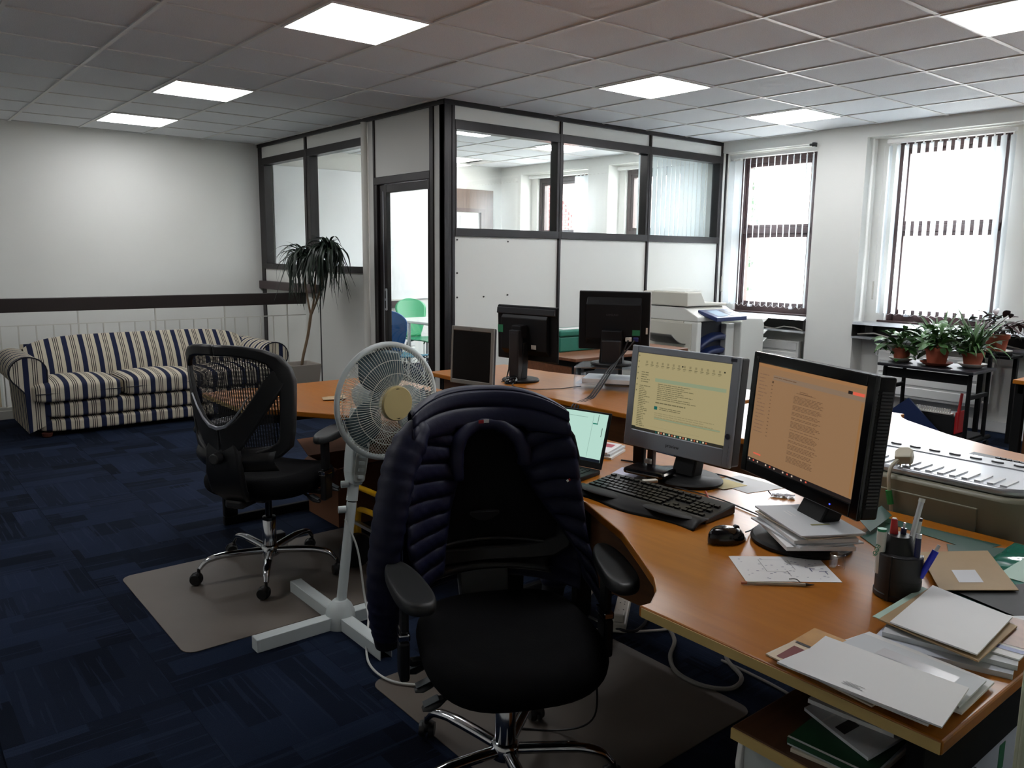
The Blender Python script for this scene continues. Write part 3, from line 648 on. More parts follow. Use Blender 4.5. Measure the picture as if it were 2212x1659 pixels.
box('side_panel', 3.285, 3.30, 1.03, 1.65, 0.25, 0.66, BVEN, bd); box('side_rail', 3.28, 3.31, 1.03, 1.65, 0.655, 0.70, BLKM, bd); box('front_rail', 3.32, 4.42, 0.99, 1.02, 0.655, 0.70, BLKM, bd)
bp = T('drawer_unit', 'cream drawer unit with a dark sloped top under the brown desk', 'drawer unit', (3.6, 1.35, 0), world=True)
CREAM = M('cream_metal', (206, 200, 180), 0.45)
box('body', 3.345, 3.78, 1.05, 1.62, 0.03, 0.56, CREAM, bp, bev=0.004)
B().prism([(3.345, 0.56), (3.78, 0.56), (3.78, 0.645), (3.56, 0.645), (3.52, 0.61), (3.345, 0.61)], 0, 0.57).xf(Matrix(((1, 0, 0, 0), (0, 0, 1, 1.05), (0, 1, 0, 0), (0, 0, 0, 1)))).obj('dark_top', M('dark_grey_plastic', (58, 58, 62), 0.5), bp)
box('label_holder', 3.355, 3.43, 1.044, 1.05, 0.575, 0.603, ALU, bp)
for i in range(3): box('drawer', 3.36, 3.765, 1.038, 1.05, 0.05+i*0.165, 0.205+i*0.165, CREAM, bp, bev=0.004)

# ================================================================ monitors
SILV = M('silver_bezel', (150, 156, 164), 0.35, metal=0.35); DKGREY = M('dark_grey_housing', (46, 47, 50), 0.5)
BLKH = M('black_housing', (13, 13, 15), 0.5, spec=0.25); BLKG = M('black_gloss', (10, 10, 12), 0.12)
SCROFF = M('screen_off', (7, 7, 8), 0.5, spec=0.15)
def emitter(name, rgb, s=1.0): return M(name, (8, 8, 8), 0.45, spec=0.25, emit=rgb, estr=s*0.9/2**EXPO)
GSTICK = M('green_sticker', (30, 112, 74), 0.6)
def monitor(name, label, base, yaw, tilt, cen, w, h, bez, depth, mats, neck=(0.05, 0.03), base_r=(0.11, 0.11), back=0.03):
    """local x = towards the viewer of the screen, y = viewer's right"""
    t = T(name, label, 'monitor', base, rad(yaw), group='computer monitors')
    Ri = Matrix.Rotation(-rad(yaw), 3, 'Z'); c = Ri @ (Vector(cen)-Vector(base))
    Rt = Matrix.Translation(c) @ Matrix.Rotation(-rad(tilt), 4, 'Y')
    bl, br_, bt, bb = bez
    b = B(); y0, y1, z0, z1 = -w/2, w/2, -h/2, h/2
    for a in ((-0.012, 0, y0, y0+bl, z0, z1), (-0.012, 0, y1-br_, y1, z0, z1), (-0.012, 0, y0+bl, y1-br_, z1-bt, z1), (-0.012, 0, y0+bl, y1-br_, z0, z0+bb)): b.box(*a, R=Rt)
    b.obj('bezel', mats[0], t, bev=0.003)
    b = B().box(-depth, -0.0121, y0+0.002, y1-0.002, z0+0.002, z1-0.002, R=Rt); b.obj('housing', mats[1], t, bev=0.006)
    if back: B().prism([(-depth-back, -h*0.30), (-depth, -h*0.40), (-depth, h*0.40), (-depth-back, h*0.28)], -w*0.38, w*0.38).xf(Rt @ Matrix(((1, 0, 0, 0), (0, 0, 1, 0), (0, 1, 0, 0), (0, 0, 0, 1)))).obj('rear_cover', mats[1], t, bev=0.004)
    sc = B().box(-0.010, -0.003, y0+bl, y1-br_, z0+bb, z1-bt, R=Rt).obj('screen', mats[2], t)
    # stand: neck behind the panel down to an oval foot
    zt = c.z-h*0.15; xn = c.x-depth-0.01
    B().add([(xn-neck[1], -neck[0]/2, zt), (xn, -neck[0]/2, zt), (xn, neck[0]/2, zt), (xn-neck[1], neck[0]/2, zt), (-neck[1], -neck[0]*0.6, 0.016), (0.012, -neck[0]*0.6, 0.016), (0.012, neck[0]*0.6, 0.016), (-neck[1], neck[0]*0.6, 0.016)],
            [(0, 1, 2, 3), (7, 6, 5, 4), (4, 5, 1, 0), (5, 6, 2, 1), (6, 7, 3, 2), (7, 4, 0, 3)]).obj('stand_neck', mats[3], t, bev=0.006)
    B().lathe([(0.97, 0), (1, 0.004), (1, 0.010), (0.95, 0.016), (0.3, 0.020)], 40, Matrix.Diagonal((base_r[0], base_r[1], 1, 1))).obj('stand_foot', mats[3], t, True)
    return t, sc, Rt, (y0+bl, y1-br_, z0+bb, z1-bt)
def content(sc, Rt, area, items):
    """flat screen picture: items = (u0,u1,v0,v1,material index) in 0..1 of the screen, v downwards"""
    y0, y1, z0, z1 = area; groups = {}
    for u0, u1, v0, v1, m in items: groups.setdefault(m, []).append((u0, u1, v0, v1))
    lvl = 0
    for m, L in groups.items():
        b = B(); lvl += 1; x = -0.003+0.0002*lvl
        for u0, u1, v0, v1 in L:
            q = [Rt @ Vector((x, y0+(y1-y0)*u, z1-(z1-z0)*v_)) for u, v_ in ((u0, v1), (u1, v1), (u1, v0), (u0, v0))]; b.add(q, [(0, 1, 2, 3)])
        b.obj('screen_content', m, sc)['kind'] = 'stuff'
rnd = random.Random(11)
def lines(u0, u1, v0, n, dv, th, m, frac=(0.6, 1.0), dash=0.0):
    L = []
    for i in range(n):
        e = u0+(u1-u0)*rnd.uniform(*frac); v_ = v0+i*dv; u = u0
        while u < e-0.004:
            s = min(e, u+rnd.uniform(0.018, 0.06)); L.append((u, s, v_, v_+th, m)); u = s+0.006
    return L
# --- silver monitor with the mail program
mS, scS, RS, AS = monitor('silver_monitor', 'silver-framed monitor showing a pale yellow mail window', (1.365, -1.515, DZ), 180.6, 5.3, (1.354, -1.488, 0.975), 0.440, 0.348, (0.028, 0.030, 0.024, 0.058), 0.055,
    (SILV, DKGREY, emitter('screen_yellow', (166, 154, 114)), BLKH), (0.075, 0.04), (0.115, 0.135))
tx = emitter('screen_text_olive', (104, 98, 70)); tl = emitter('screen_text_faint', (138, 128, 94)); tb_ = emitter('screen_taskbar', (44, 42, 36)); tgn = emitter('screen_band', (140, 152, 122)); tdk = emitter('screen_dark', (34, 36, 30)); ttl = emitter('screen_teal', (20, 92, 84)); tor = emitter('screen_red', (176, 92, 60)); tpl = emitter('screen_pale', (206, 200, 170))
it = [(0.22, 0.97, 0.30, 0.345, tgn)]
it += [(0.0, 1.0, 0.965, 1.0, tb_), (0.0, 0.045, 0.955, 1.0, tdk)]
for i in range(19): it.append((0.28+i*0.03, 0.28+i*0.03+0.016, 0.972, 0.993, (ttl, tpl, tor, tpl)[i % 4]))
it += [(0.06, 0.22, 0.0, 0.0, tx)]
for i in range(14): it.append((0.10+i*0.06, 0.12+i*0.06, 0.095, 0.125, tl)); it.append((0.095+i*0.06, 0.128+i*0.06, 0.137, 0.146, tx)); it.append((0.095+i*0.06, 0.12+i*0.06, 0.155, 0.163, tl))
for i in range(7): it.append((0.012, 0.024, 0.03+i*0.075, 0.045+i*0.075, tx))
for a in (0.5, 0.93, 0.88): it.append((a, a+0.014, 0.10, 0.118, tdk))
it += lines(0.06, 0.2, 0.24, 5, 0.030, 0.010, tx, (0.4, 0.8))+lines(0.05, 0.22, 0.415, 24, 0.0225, 0.009, tx, (0.3, 0.75))
it += lines(0.26, 0.8, 0.365, 9, 0.024, 0.008, tx, (0.4, 0.95))+lines(0.25, 0.6, 0.60, 1, 0.02, 0.014, tx)+lines(0.30, 0.55, 0.66, 2, 0.022, 0.009, tx)
it += lines(0.25, 0.95, 0.735, 3, 0.026, 0.008, tl, (0.7, 1))+[(0.25, 0.95, 0.80, 0.802, tx), (0.25, 0.95, 0.818, 0.820, tx), (0.25, 0.95, 0.802, 0.818, tgn), (0.24, 0.275, 0.655, 0.697, ttl), (0.22, 0.75, 0.92, 0.922, tl)]
content(scS, RS, AS, [q for q in it if q[3] > q[2]])
text('proview', 0.017, M('dark_lettering', (20, 20, 22), 0.5), mS, RS @ frame((0.0004, -0.035, -0.348/2+0.022), (0, 1, 0), (0, 0, 1)), ext=0.0002)
B().box(0, 0.0006, 0.44/2-0.034, 0.44/2-0.012, 0.348/2-0.016, 0.348/2-0.006, R=RS).obj('badge', M('badge_navy', (24, 26, 44), 0.4), mS)
B().cyl(RS @ Vector((-0.002, 0.44/2-0.015, -0.075)), RS @ Vector((0.004, 0.44/2-0.015, -0.075)), 0.010, 0.009, 20).obj('power_button', CHROME, mS, True)
bmh = B().cyl((-0.001, 0, 0), (0.0015, 0, 0), 0.006, 0.0055, 14).mesh('button', SILV)
for i in range(6): o = inst('button', bmh, mS); o.matrix_local = RS @ Matrix.Translation((0, 0.44/2-0.015, -0.095-i*0.0135))
# --- black wide monitor with the document
mB, scB, RB, AB = monitor('black_monitor', 'large black monitor showing an orange-tinted document, nearest the camera', (1.135, -2.085, DZ), 157.4, 4.3, (1.196, -2.026, 1.006), 0.501, 0.353, (0.026, 0.030, 0.030, 0.036), 0.062,
    (BLKG, BLKH, emitter('screen_orange', (146, 112, 80)), BLKH), (0.09, 0.05), (0.125, 0.13))
ox = emitter('doc_text', (108, 80, 58)); ol = emitter('doc_faint', (126, 96, 74)); og = emitter('doc_bar', (134, 112, 92)); oo = emitter('doc_top', (158, 114, 74)); ow = emitter('doc_white', (210, 190, 170)); okk = emitter('doc_dark', (30, 24, 24)); ord_ = emitter('doc_red', (224, 96, 74)); ogr = emitter('doc_edge', (150, 108, 66))
it = [(0, 1, 0, 0.03, oo), (0.17, 1, 0.09, 0.135, og), (0, 1, 0.965, 1, okk), (0.975, 0.99, 0.15, 0.95, ogr)]
for i in range(14): it.append((0.02+i*0.045, 0.034+i*0.045, 0.975, 0.99, (ow, ord_, ow, oo)[i % 4]))
it += lines(0.03, 0.16, 0.10, 17, 0.036, 0.009, ol, (0.35, 0.8))+[(0.165, 0.18, 0.155+0.036*i, 0.163+0.036*i, ox) for i in range(16)]+[(0.165, 0.18, 0.15, 0.17, okk)]
it += [(0.86, 0.895, 0.068, 0.095, okk), (0.90, 0.99, 0.068, 0.095, ord_), (0.42, 0.60, 0.205, 0.209, ox)]
it += lines(0.45, 0.58, 0.185, 2, 0.014, 0.006, ox, (0.5, 0.9))
v_ = 0.235
for nn in (6, 4, 3, 2, 5, 1, 5, 2, 4, 3, 5): it += lines(0.40, 0.68, v_, nn, 0.0125, 0.0055, ox, (0.8, 1.0)); v_ += nn*0.0125+0.014
it += lines(0.18, 0.5, 0.105, 1, 0.02, 0.008, ox)+[(0.06, 0.14, 0.90, 0.915, ord_)]
content(scB, RB, AB, it)
rib = B()
for i in range(34): rib.box(-0.052, -0.020, 0.2495, 0.2515, -0.145+i*0.0085, -0.1405+i*0.0085)
rib.xf(RB).obj('side_grille', DKGREY, mB)
B().box(0, 0.002, 0.15, 0.153, -0.164, -0.161, R=RB).obj('power_light', emitter('blue_led', (60, 80, 255), 3), mB)
text('NEC', 0.010, M('grey_lettering', (62, 62, 66), 0.5), mB, RB @ frame((0.0004, -0.235, 0.158), (0, 1, 0), (0, 0, 1)), ext=0.0001)
# --- silver monitor on the left desk, switched off
mH, scH, RH, AH = monitor('grey_monitor', 'grey-framed monitor with a blank black screen behind the jacket', (1.72, 0.16, DZ), 192.4, 2.5, (1.715, 0.145, 0.937), 0.285, 0.298, (0.012, 0.018, 0.022, 0.022), 0.03, (M('grey_bezel', (122, 121, 116), 0.4), DKGREY, SCROFF, DKGREY), (0.06, 0.03), (0.09, 0.1), 0.02)
text('hp', 0.014, M('dark_lettering', (20, 20, 22), 0.5), mH, RH @ frame((0.0004, -0.012, 0.298/2-0.016), (0, 1, 0), (0, 0, 1)), ext=0.0002)
B().tube([RH @ Vector((-0.02, -0.143, -0.01)), RH @ Vector((-0.02, -0.165, -0.01)), RH @ Vector((-0.02, -0.172, -0.05))], 0.003, 6).obj('headset_hook', BLACKP, mH)
# --- two black monitors seen from behind
mN, scN, RN, AN = monitor('black_monitor', 'black monitor seen from behind, left of the green case', (2.29, 0.435, DZ), 9.8, 1.4, (2.352, 0.441, 0.998), 0.454, 0.321, (0.015, 0.015, 0.015, 0.02), 0.02, (BLKH, BLKH, SCROFF, BLKH), (0.07, 0.05), (0.11, 0.11), 0.03)
B().prism([(-0.021, 0.152), (-0.034, 0.148), (-0.040, 0.112), (-0.021, 0.108)], -0.218, 0.218).xf(RN @ Matrix(((1, 0, 0, 0), (0, 0, 1, 0), (0, 1, 0, 0), (0, 0, 0, 1)))).obj('vent_ridge', M('black_satin', (30, 30, 33), 0.35), mN, bev=0.004)
B().box(-0.115, -0.05, -0.035, 0.035, -0.02, 0.055, R=RN).obj('stand_arm', BLKH, mN, bev=0.006)
B().box(-0.14, -0.095, -0.035, 0.035, -0.262, 0.03).xf(RN).obj('stand_column', M('black_satin', (30, 30, 33), 0.35), mN, bev=0.006)
B().box(-0.0555, -0.0535, -0.10, -0.064, -0.085, -0.06).xf(RN).obj('port_label', M('port_grey', (178, 172, 162), 0.5), mN)
B().box(-0.0535, -0.0520, 0.155, 0.195, 0.0, 0.045).xf(RN).obj('green_sticker', GSTICK, mN)
text('iiyama', 0.016, M('grey_lettering', (62, 62, 66), 0.5), mN, RN @ frame((-0.1408, 0.028, 0.01), (0, -1, 0), (0, 0, 1)), ext=0.0002)
B().tube([RN @ Vector(p) for p in ((-0.06, -0.02, -0.09), (-0.11, 0.0, -0.085), (-0.135, 0.03, -0.11), (-0.14, 0.035, -0.2), (-0.16, 0.04, -0.27), (-0.18, 0.06, -0.275))], 0.004, 8).obj('power_lead', BLACKP, mN, True)
mV, scV, RV, AV = monitor('black_monitor', 'black monitor seen from behind with a green sticker, on a clear riser', (2.55, -0.05, 0.850), 35, 1.1, (2.584, -0.028, 1.096), 0.400, 0.330, (0.015, 0.015, 0.015, 0.02), 0.03, (M('pale_rim', (190, 190, 190), 0.4), BLKH, SCROFF, BLKH), (0.11, 0.06), (0.115, 0.12), 0.03)
B().box(-0.0625, -0.0605, -0.150, -0.108, -0.075, -0.045).xf(RV).obj('green_sticker', GSTICK, mV)
B().box(-0.078, -0.06, -0.108, -0.072, -0.108, -0.085).xf(RV).obj('white_plug', M('plug_white', (205, 200, 190), 0.5), mV, bev=0.003)
B().box(-0.078, -0.06, -0.143, -0.115, -0.108, -0.085).xf(RV).obj('blue_plug', M('vga_blue', (28, 34, 92), 0.5), mV, bev=0.003)
B().box(-0.0625, -0.0605, -0.192, -0.182, -0.065, -0.03).xf(RV).obj('white_label', M('plug_white', (205, 200, 190), 0.5), mV)
text('SAMSUNG', 0.015, M('grey_lettering', (62, 62, 66), 0.5), mV, RV @ frame((-0.0605, 0.04, 0.03), (0, -1, 0), (0, 0, 1)), ext=0.0002)
B().box(-0.115, -0.062, -0.055, 0.055, -0.235, -0.10).xf(RV).obj('stand_hinge_cover', M('black_satin', (30, 30, 33), 0.35), mV, bev=0.008)
for q in range(3):
    B().tube(spline([RV @ Vector((-0.08, -0.09-0.035*(q > 1), -0.10)), RV @ Vector((-0.12, -0.05, -0.2)), Vector((0,)*3)+RV @ Vector((-0.19, 0.0-q*0.012, -0.25)), RV @ Vector((-0.40, 0.06-q*0.014, -0.36)), RV @ Vector((-0.56, 0.10-q*0.016, -0.370)), RV @ Vector((-0.615, 0.115-q*0.016, -0.40)), RV @ Vector((-0.62, 0.12-q*0.016, -0.62))], 5), 0.0045, 7).obj('lead', BLACKP, mV, True)
rs = T('monitor_riser', 'clear acrylic monitor riser on the far desk', 'monitor stand', (2.55, -0.05, DZ), rad(35+180))
ACR = glass('acrylic', 0.16, (0.86, 0.9, 0.95), 0.05)
box('shelf', -0.13, 0.13, -0.19, 0.19, 0.120, 0.129, ACR, rs, bev=0.002); box('side', -0.13, 0.13, -0.19, -0.182, 0.0, 0.12, ACR, rs); box('side', -0.13, 0.13, 0.182, 0.19, 0.0, 0.12, ACR, rs)
box('lower_shelf', -0.13, 0.13, -0.182, 0.182, 0.03, 0.036, ACR, rs)
box('paper_ream', -0.11, 0.10, -0.15, 0.17, 0.0365, 0.06, M('paper_white', (226, 226, 226), 0.7), rs, bev=0.001)['label'] = 'white paper stack on the riser shelf'

# ================================================================ keyboards and mice
KEYM = M('key_black', (26, 26, 28), 0.4); KBODY = M('keyboard_black', (18, 18, 20), 0.45)
def keyboard(label, loc, rz, rest=False, L=0.45, D=0.15, z=DZ):
    """local y = user's right .. -y left; x = away from user"""
    t = T('keyboard', label, 'keyboard', loc, rz, group='computer keyboards')
    B().prism([(-D/2, 0.0), (D/2, 0.0), (D/2, 0.028), (-D/2, 0.014)], -L/2, L/2).xf(Matrix(((1, 0, 0, 0), (0, 0, 1, 0), (0, 1, 0, 0), (0, 0, 0, 1)))).obj('body', KBODY, t, bev=0.004)
    tilt = math.atan2(0.014, D)
    km = {}
    def key(x, y, w):
        if w not in km: km[w] = B().prism([(-0.0072, -w/2+0.001), (0.0072, -w/2+0.001), (0.0072, w/2-0.001), (-0.0072, w/2-0.001)], 0, 0.001).box(-0.006, 0.006, -w/2+0.0022, w/2-0.0022, 0.001, 0.006).mesh('key', KEYM)
        inst('key', km[w], t, (x, y, 0.0215+x*math.tan(tilt)), (0, -tilt, 0))
    p = 0.0187; yl = -L/2+0.012
    for r in range(6):
        x = -D/2+0.018+r*0.0195+(0.008 if r == 5 else 0); y = yl
        rows = {0: [1.25, 1.25, 1.25, 6.25, 1.25, 1.25, 1.25, 1.25], 1: [2.25]+[1]*10+[2.75], 2: [1.75]+[1]*11+[2.25], 3: [1.5]+[1]*12+[1.5], 4: [1]*13+[2], 5: [1, -1]+[1]*4+[-0.5]+[1]*4+[-0.5]+[1]*4}[r]
        for u in rows:
            if u > 0: key(x, y+u*p/2, round(u*p, 4))
            y += abs(u)*p
        y = yl+15.4*p
        for c in {0: [0, 1, 2], 1: [1], 2: [], 3: [0, 1, 2], 4: [0, 1, 2], 5: [0, 1, 2]}[r]: key(x, y+c*p+p/2, p)
        y = yl+18.8*p
        for c in {0: [0, 1, 2, 3], 1: [0, 1, 2], 2: [0, 1, 2, 3], 3: [0, 1, 2], 4: [0, 1, 2, 3], 5: []}[r]: key(x, y+c*p+p/2, p)
    if rest:
        def fn(u, v_):
            y = -L/2-0.003+u*(L+0.012); wv = 0.075+0.012*math.cos((u-0.5)*2*PI*1.5); s = v_
            x = -D/2+0.002-s*wv; z = 0.017*(1-s**3)+0.010*math.sin(PI*min(1, s*1.1))*(1-abs(2*u-1)**6)
            return Vector((x, y, max(0.0, z)))
        B().grid(fn, 30, 10).obj('wrist_rest', BLKH, t, True, thick=0.004)
        for sgn in (-1, 1): B().ell((-D/2-0.034, sgn*0.115, 0.0205), (0.027, 0.095, 0.008), 24, 8).obj('palm_pad', M('rubber_black', (12, 12, 13), 0.6), t, True)
    return t
keyboard('black keyboard with padded wrist rest in front of the silver monitor', (1.11, -1.615, DZ), rad(180-176.5)+0.0, True, 0.455)
for ob in [o for o in COL.objects if o.name.startswith('keyboard') and o.type == 'EMPTY']: ob.rotation_euler.z = rad(3.5); ob.scale = (1, -1, 1)
keyboard('black keyboard on the daylit desk at the right edge', (2.36, -2.20, DZ), rad(-8), False)
keyboard('black keyboard tucked behind the clear riser', (2.78, -0.10, DZ), rad(35), False)
keyboard('black keyboard mostly hidden behind the jacket collar', (1.52, 0.24, DZ), rad(15), False)
def mouse(label, loc, rz, gl=0.2):
    t = T('computer_mouse', label, 'mouse', loc, rz, group='computer mice')
    def fn(u, v_):
        a = 2*PI*u; b = PI/2*v_; ex = 0.058*math.cos(a)*(1-0.08*math.cos(a)); ey = 0.032*math.sin(a)*(1-0.12*math.cos(2*a))
        r = math.cos(b)**0.5 if v_ < 1 else 0.0
        return Vector((ex*r-0.006*math.sin(b), ey*r, 0.004+0.036*math.sin(b)*(1-0.15*math.cos(a)*r)))
    B().grid(fn, 28, 10, cu=True).obj('shell', M('mouse_black', (12, 12, 14), gl), t, True)
    B().lathe([(0.9, 0), (1, 0.002), (1, 0.004)], 28, Matrix.Diagonal((0.057, 0.031, 1, 1))).obj('sole', BLACKP, t)
    B().cyl((0.026, -0.004, 0.030), (0.026, 0.004, 0.030), 0.010, seg=16).obj('wheel', DKGREY, t, True)
    return t
mouse('black mouse on the foreground desk by the written note', (0.99, -1.962, DZ), rad(-12), 0.15)
mouse('black mouse by the foot of the left black monitor', (2.19, 0.40, DZ), rad(200))
cb1 = B(); cb1.tube(spline([(1.05, -1.975, 0.735), (1.11, -1.955, 0.724), (1.19, -1.935, 0.7235), (1.30, -1.90, 0.7235)], 6), 0.002, 6)
tag(cb1.obj('mouse_cable', BLACKP, smooth=True), 'thin black cable from the mouse to behind the papers', 'cable')
tag(B().tube(spline([(1.23, -1.42, 0.724), (1.26, -1.56, 0.724), (1.27, -1.72, 0.724), (1.24, -1.86, 0.724), (1.22, -1.925, 0.725)], 6), 0.0022, 6).obj('keyboard_cable', BLACKP, smooth=True), 'thin black keyboard cable running across the foreground desk', 'cable')
tag(B().tube(spline([(2.22, 0.40, 0.726), (2.12, 0.30, 0.7235), (2.14, 0.15, 0.7235), (2.28, 0.08, 0.7235), (2.42, 0.06, 0.726)], 6), 0.0022, 6).obj('mouse_cable', BLACKP, smooth=True), 'thin black cable curving across the far desk to the riser', 'cable')
tag(B().tube(spline([(1.38, -1.22, 0.7235), (1.41, -1.30, 0.7235), (1.44, -1.42, 0.7235), (1.50, -1.55, 0.7235), (1.49, -1.66, 0.7235)], 6), 0.003, 6).obj('monitor_cable', BLACKP, smooth=True), 'black cable on the desk behind the silver monitor', 'cable')
# ================================================================ office chairs
FABK = M('black_chair_fabric', (15, 15, 17), 0.95, spec=0.15, bump=0.35, bscale=500)
CHB = M('black_chair_plastic', (17, 17, 19), 0.42)
ARMP = M('armrest_rubber', (34, 36, 37), 0.5)
LEVT = M('lever_grey', (92, 98, 102), 0.4)
k = NT('chair_mesh'); v, o3 = k.xyz()
s1 = k.math('SINE', k.math('MULTIPLY', o3[1], 700.0)); s2 = k.math('SINE', k.math('MULTIPLY', o3[2], 1150.0))
hole = k.math('GREATER_THAN', k.math('MULTIPLY', k.math('ADD', s1, 1.2), k.math('ADD', s2, 0.55)), 1.35)
tr = k.n('ShaderNodeBsdfTransparent'); mxs = k.n('ShaderNodeMixShader'); k.p.inputs['Base Color'].default_value = (0.006, 0.006, 0.007, 1); k.p.inputs['Roughness'].default_value = 0.8
k.l(hole, mxs.inputs[0]); k.l(k.p.outputs[0], mxs.inputs[1]); k.l(tr.outputs[0], mxs.inputs[2]); k.l(mxs.outputs[0], k.out.inputs[0])
MESHM = k.m
def bx_(u, z): return -0.27+0.155*(u/0.26)**2-0.05*(z-0.6)/0.45     # chair back surface: depth at lateral u and height z
OUT = [(0, 1.078), (0.06, 1.078), (0.12, 1.073), (0.18, 1.058), (0.225, 1.03), (0.252, 0.98), (0.262, 0.92), (0.258, 0.85), (0.252, 0.77), (0.246, 0.70), (0.236, 0.64), (0.20, 0.60), (0.14, 0.58), (0.07, 0.57), (0, 0.568)]
INN = [(0, 1.032), (0.055, 1.032), (0.105, 1.028), (0.15, 1.017), (0.186, 0.996), (0.208, 0.96), (0.217, 0.91), (0.215, 0.85), (0.21, 0.77), (0.205, 0.70), (0.198, 0.668), (0.165, 0.645), (0.12, 0.63), (0.06, 0.62), (0, 0.618)]
def strip(edgeA, edgeB, th=0.03, push=0.0, name='', mat=None, par=None, bev=0.006):
    """solid band between two (u,z) polylines laid on the chair back surface"""
    n = len(edgeA); b = B(); vs = []
    for qi, (a, c) in enumerate(zip(edgeA, edgeB)):
        pu = push[qi] if isinstance(push, list) else push
        for (u, z), dx in ((a, 0), (c, 0), (c, -th), (a, -th)): vs.append((bx_(u, z)+dx+pu, u, z))
    fs = [(i*4+q, (i+1)*4+q, (i+1)*4+(q+1) % 4, i*4+(q+1) % 4) for i in range(n-1) for q in range(4)]
    fs += [(0, 1, 2, 3), ((n-1)*4+3, (n-1)*4+2, (n-1)*4+1, (n-1)*4)]
    b.add(vs, fs); return b.obj(name, mat, par, True, bev=bev, ang=50)
def office_chair(label, loc, rz, base_off, seat_z=0.495, meshm=None, trim=True):
    t = T('office_chair', label, 'office chair', loc, rz, group='black swivel chairs')
    # five-star base
    for i in range(5):
        a = base_off-rz+i*2*PI/5; d = Vector((math.cos(a), math.sin(a), 0))
        lg = B().tube(spline([d*0.03+Vector((0, 0, 0.105)), d*0.12+Vector((0, 0, 0.112)), d*0.21+Vector((0, 0, 0.115)), d*0.275+Vector((0, 0, 0.103)), d*0.308+Vector((0, 0, 0.072))], 5), [0.019]*10+[0.017]*4+[0.016, 0.015, 0.014, 0.013, 0.012, 0.011, 0.011][:7], 12, flat=0.8).obj('base_leg', CHROME, t, True)
        c = d*0.312; s = Vector((-d.y, d.x, 0)); wa = random.uniform(0, PI); s = Vector((math.cos(wa), math.sin(wa), 0)); f_ = Vector((-s.y, s.x, 0))*0.012
        cs = B()
        for sg in (-1, 1): cs.tube([c+f_+s*sg*0.006+Vector((0, 0, 0.0275)), c+f_+s*sg*0.010+Vector((0, 0, 0.0275)), c+f_+s*sg*0.024+Vector((0, 0, 0.0275))], [0.0275, 0.0275, 0.022], 18)
        cs.cyl(c+Vector((0, 0, 0.03)), c+Vector((0, 0, 0.075)), 0.007, seg=8); cs.ell(c+f_*0.6+Vector((0, 0, 0.040)), (0.020, 0.020, 0.020), 12, 8)
        cs.obj('caster', CHB, t, True)
    B().lathe([(0.036, 0.08), (0.042, 0.085), (0.042, 0.118), (0.036, 0.128), (0.030, 0.132), (0.030, 0.245), (0.026, 0.25)], 24).obj('gas_lift', CHROME, t, True)
    B().lathe([(0.030, 0.25), (0.030, 0.262), (0.015, 0.263), (0.015, 0.40)], 20).obj('piston', M('piston_dark', (46, 48, 52), 0.2, metal=0.9), t, True)
    b = B().box(-0.16, 0.13, -0.09, 0.09, 0.375, 0.425).box(-0.25, -0.10, -0.045, 0.045, 0.37, 0.41); b.obj('mechanism', CHB, t, bev=0.012)
    # seat cushion with waterfall front
    def seat(u, v_):
        a = 2*PI*u; ca, sa = math.cos(a), math.sin(a); ex = 0.255*math.copysign(abs(ca)**0.62, ca); ey = 0.252*math.copysign(abs(sa)**0.66, sa)
        if v_ <= 0.6: r = v_/0.6*0.86; z = seat_z+0.012*(r*r)*abs(sa)-0.008*(1-r)
        else: q = (v_-0.6)/0.4*PI; r = 0.86+0.14*math.sin(q); z = seat_z-0.012-0.04*(1-math.cos(q))+0.012*(1-q/PI)
        x = ex*r+0.02; z -= 0.035*max(0, (x-0.12)/0.15)**2; return Vector((x, ey*r*(1+0.04*ca), z))
    B().grid(seat, 48, 20, cu=True).obj('seat', FABK, t, True, ang=80)
    B().lathe([(0.9, 0), (1.0, 0.015), (1.0, 0.02)], 32, Matrix.Translation((0.0, 0, seat_z-0.10)) @ Matrix.Diagonal((0.2, 0.2, 1, 1))).obj('seat_pan', CHB, t)
    # back: outer frame (two halves joined as one ring), V yoke, trim, mesh
    ring_o = OUT+[(-u, z) for u, z in OUT[-2:0:-1]]+[OUT[0]]; ring_i = INN+[(-u, z) for u, z in INN[-2:0:-1]]+[INN[0]]
    strip(ring_o, ring_i, 0.034, 0.012, 'back_frame', CHB, t, 0.010)
    for sg in (1, -1):
        inner = [(0.0, 0.735), (0.035, 0.742), (0.072, 0.768), (0.11, 0.815), (0.145, 0.872), (0.178, 0.935), (0.212, 0.985)]
        outer = [(0.0, 0.60), (0.06, 0.62), (0.10, 0.672), (0.14, 0.735), (0.176, 0.80), (0.208, 0.86), (0.245, 0.925)]
        strip([(sg*u, z) for u, z in inner], [(sg*u, z) for u, z in outer], 0.03, [-0.012, -0.012, -0.012, -0.010, -0.006, 0.002, 0.010], 'back_yoke', CHB, t, 0.008)
    tri = [(-0.135, 0.872), (-0.105, 0.822), (-0.072, 0.780), (-0.038, 0.752), (0.0, 0.743), (0.038, 0.752), (0.072, 0.780), (0.105, 0.822), (0.135, 0.872)]
    tw = [0.002, 0.006, 0.010, 0.013, 0.014, 0.013, 0.010, 0.006, 0.002]
    if trim: strip(tri, [(u, z-w_) for (u, z), w_ in zip(tri, tw)], 0.010, -0.040, 'silver_trim', ALU, t, 0.002)
    b = B()
    nz, nu = 24, 20
    def halfw(z):
        pts = sorted((zz, uu) for uu, zz in INN if True); 
        for (z0, u0), (z1, u1) in zip(pts[:-1], pts[1:]):
            if z0 <= z <= z1: return u0+(u1-u0)*((z-z0)/max(1e-6, z1-z0))+0.01
        return 0.02
    b.grid(lambda u, v_: (lambda z: Vector((bx_((2*v_-1)*halfw(z), z)+0.006, (2*v_-1)*halfw(z), z)))(0.622+0.406*u), nz, nu).obj('mesh_panel', meshm or MESHM, t, True)
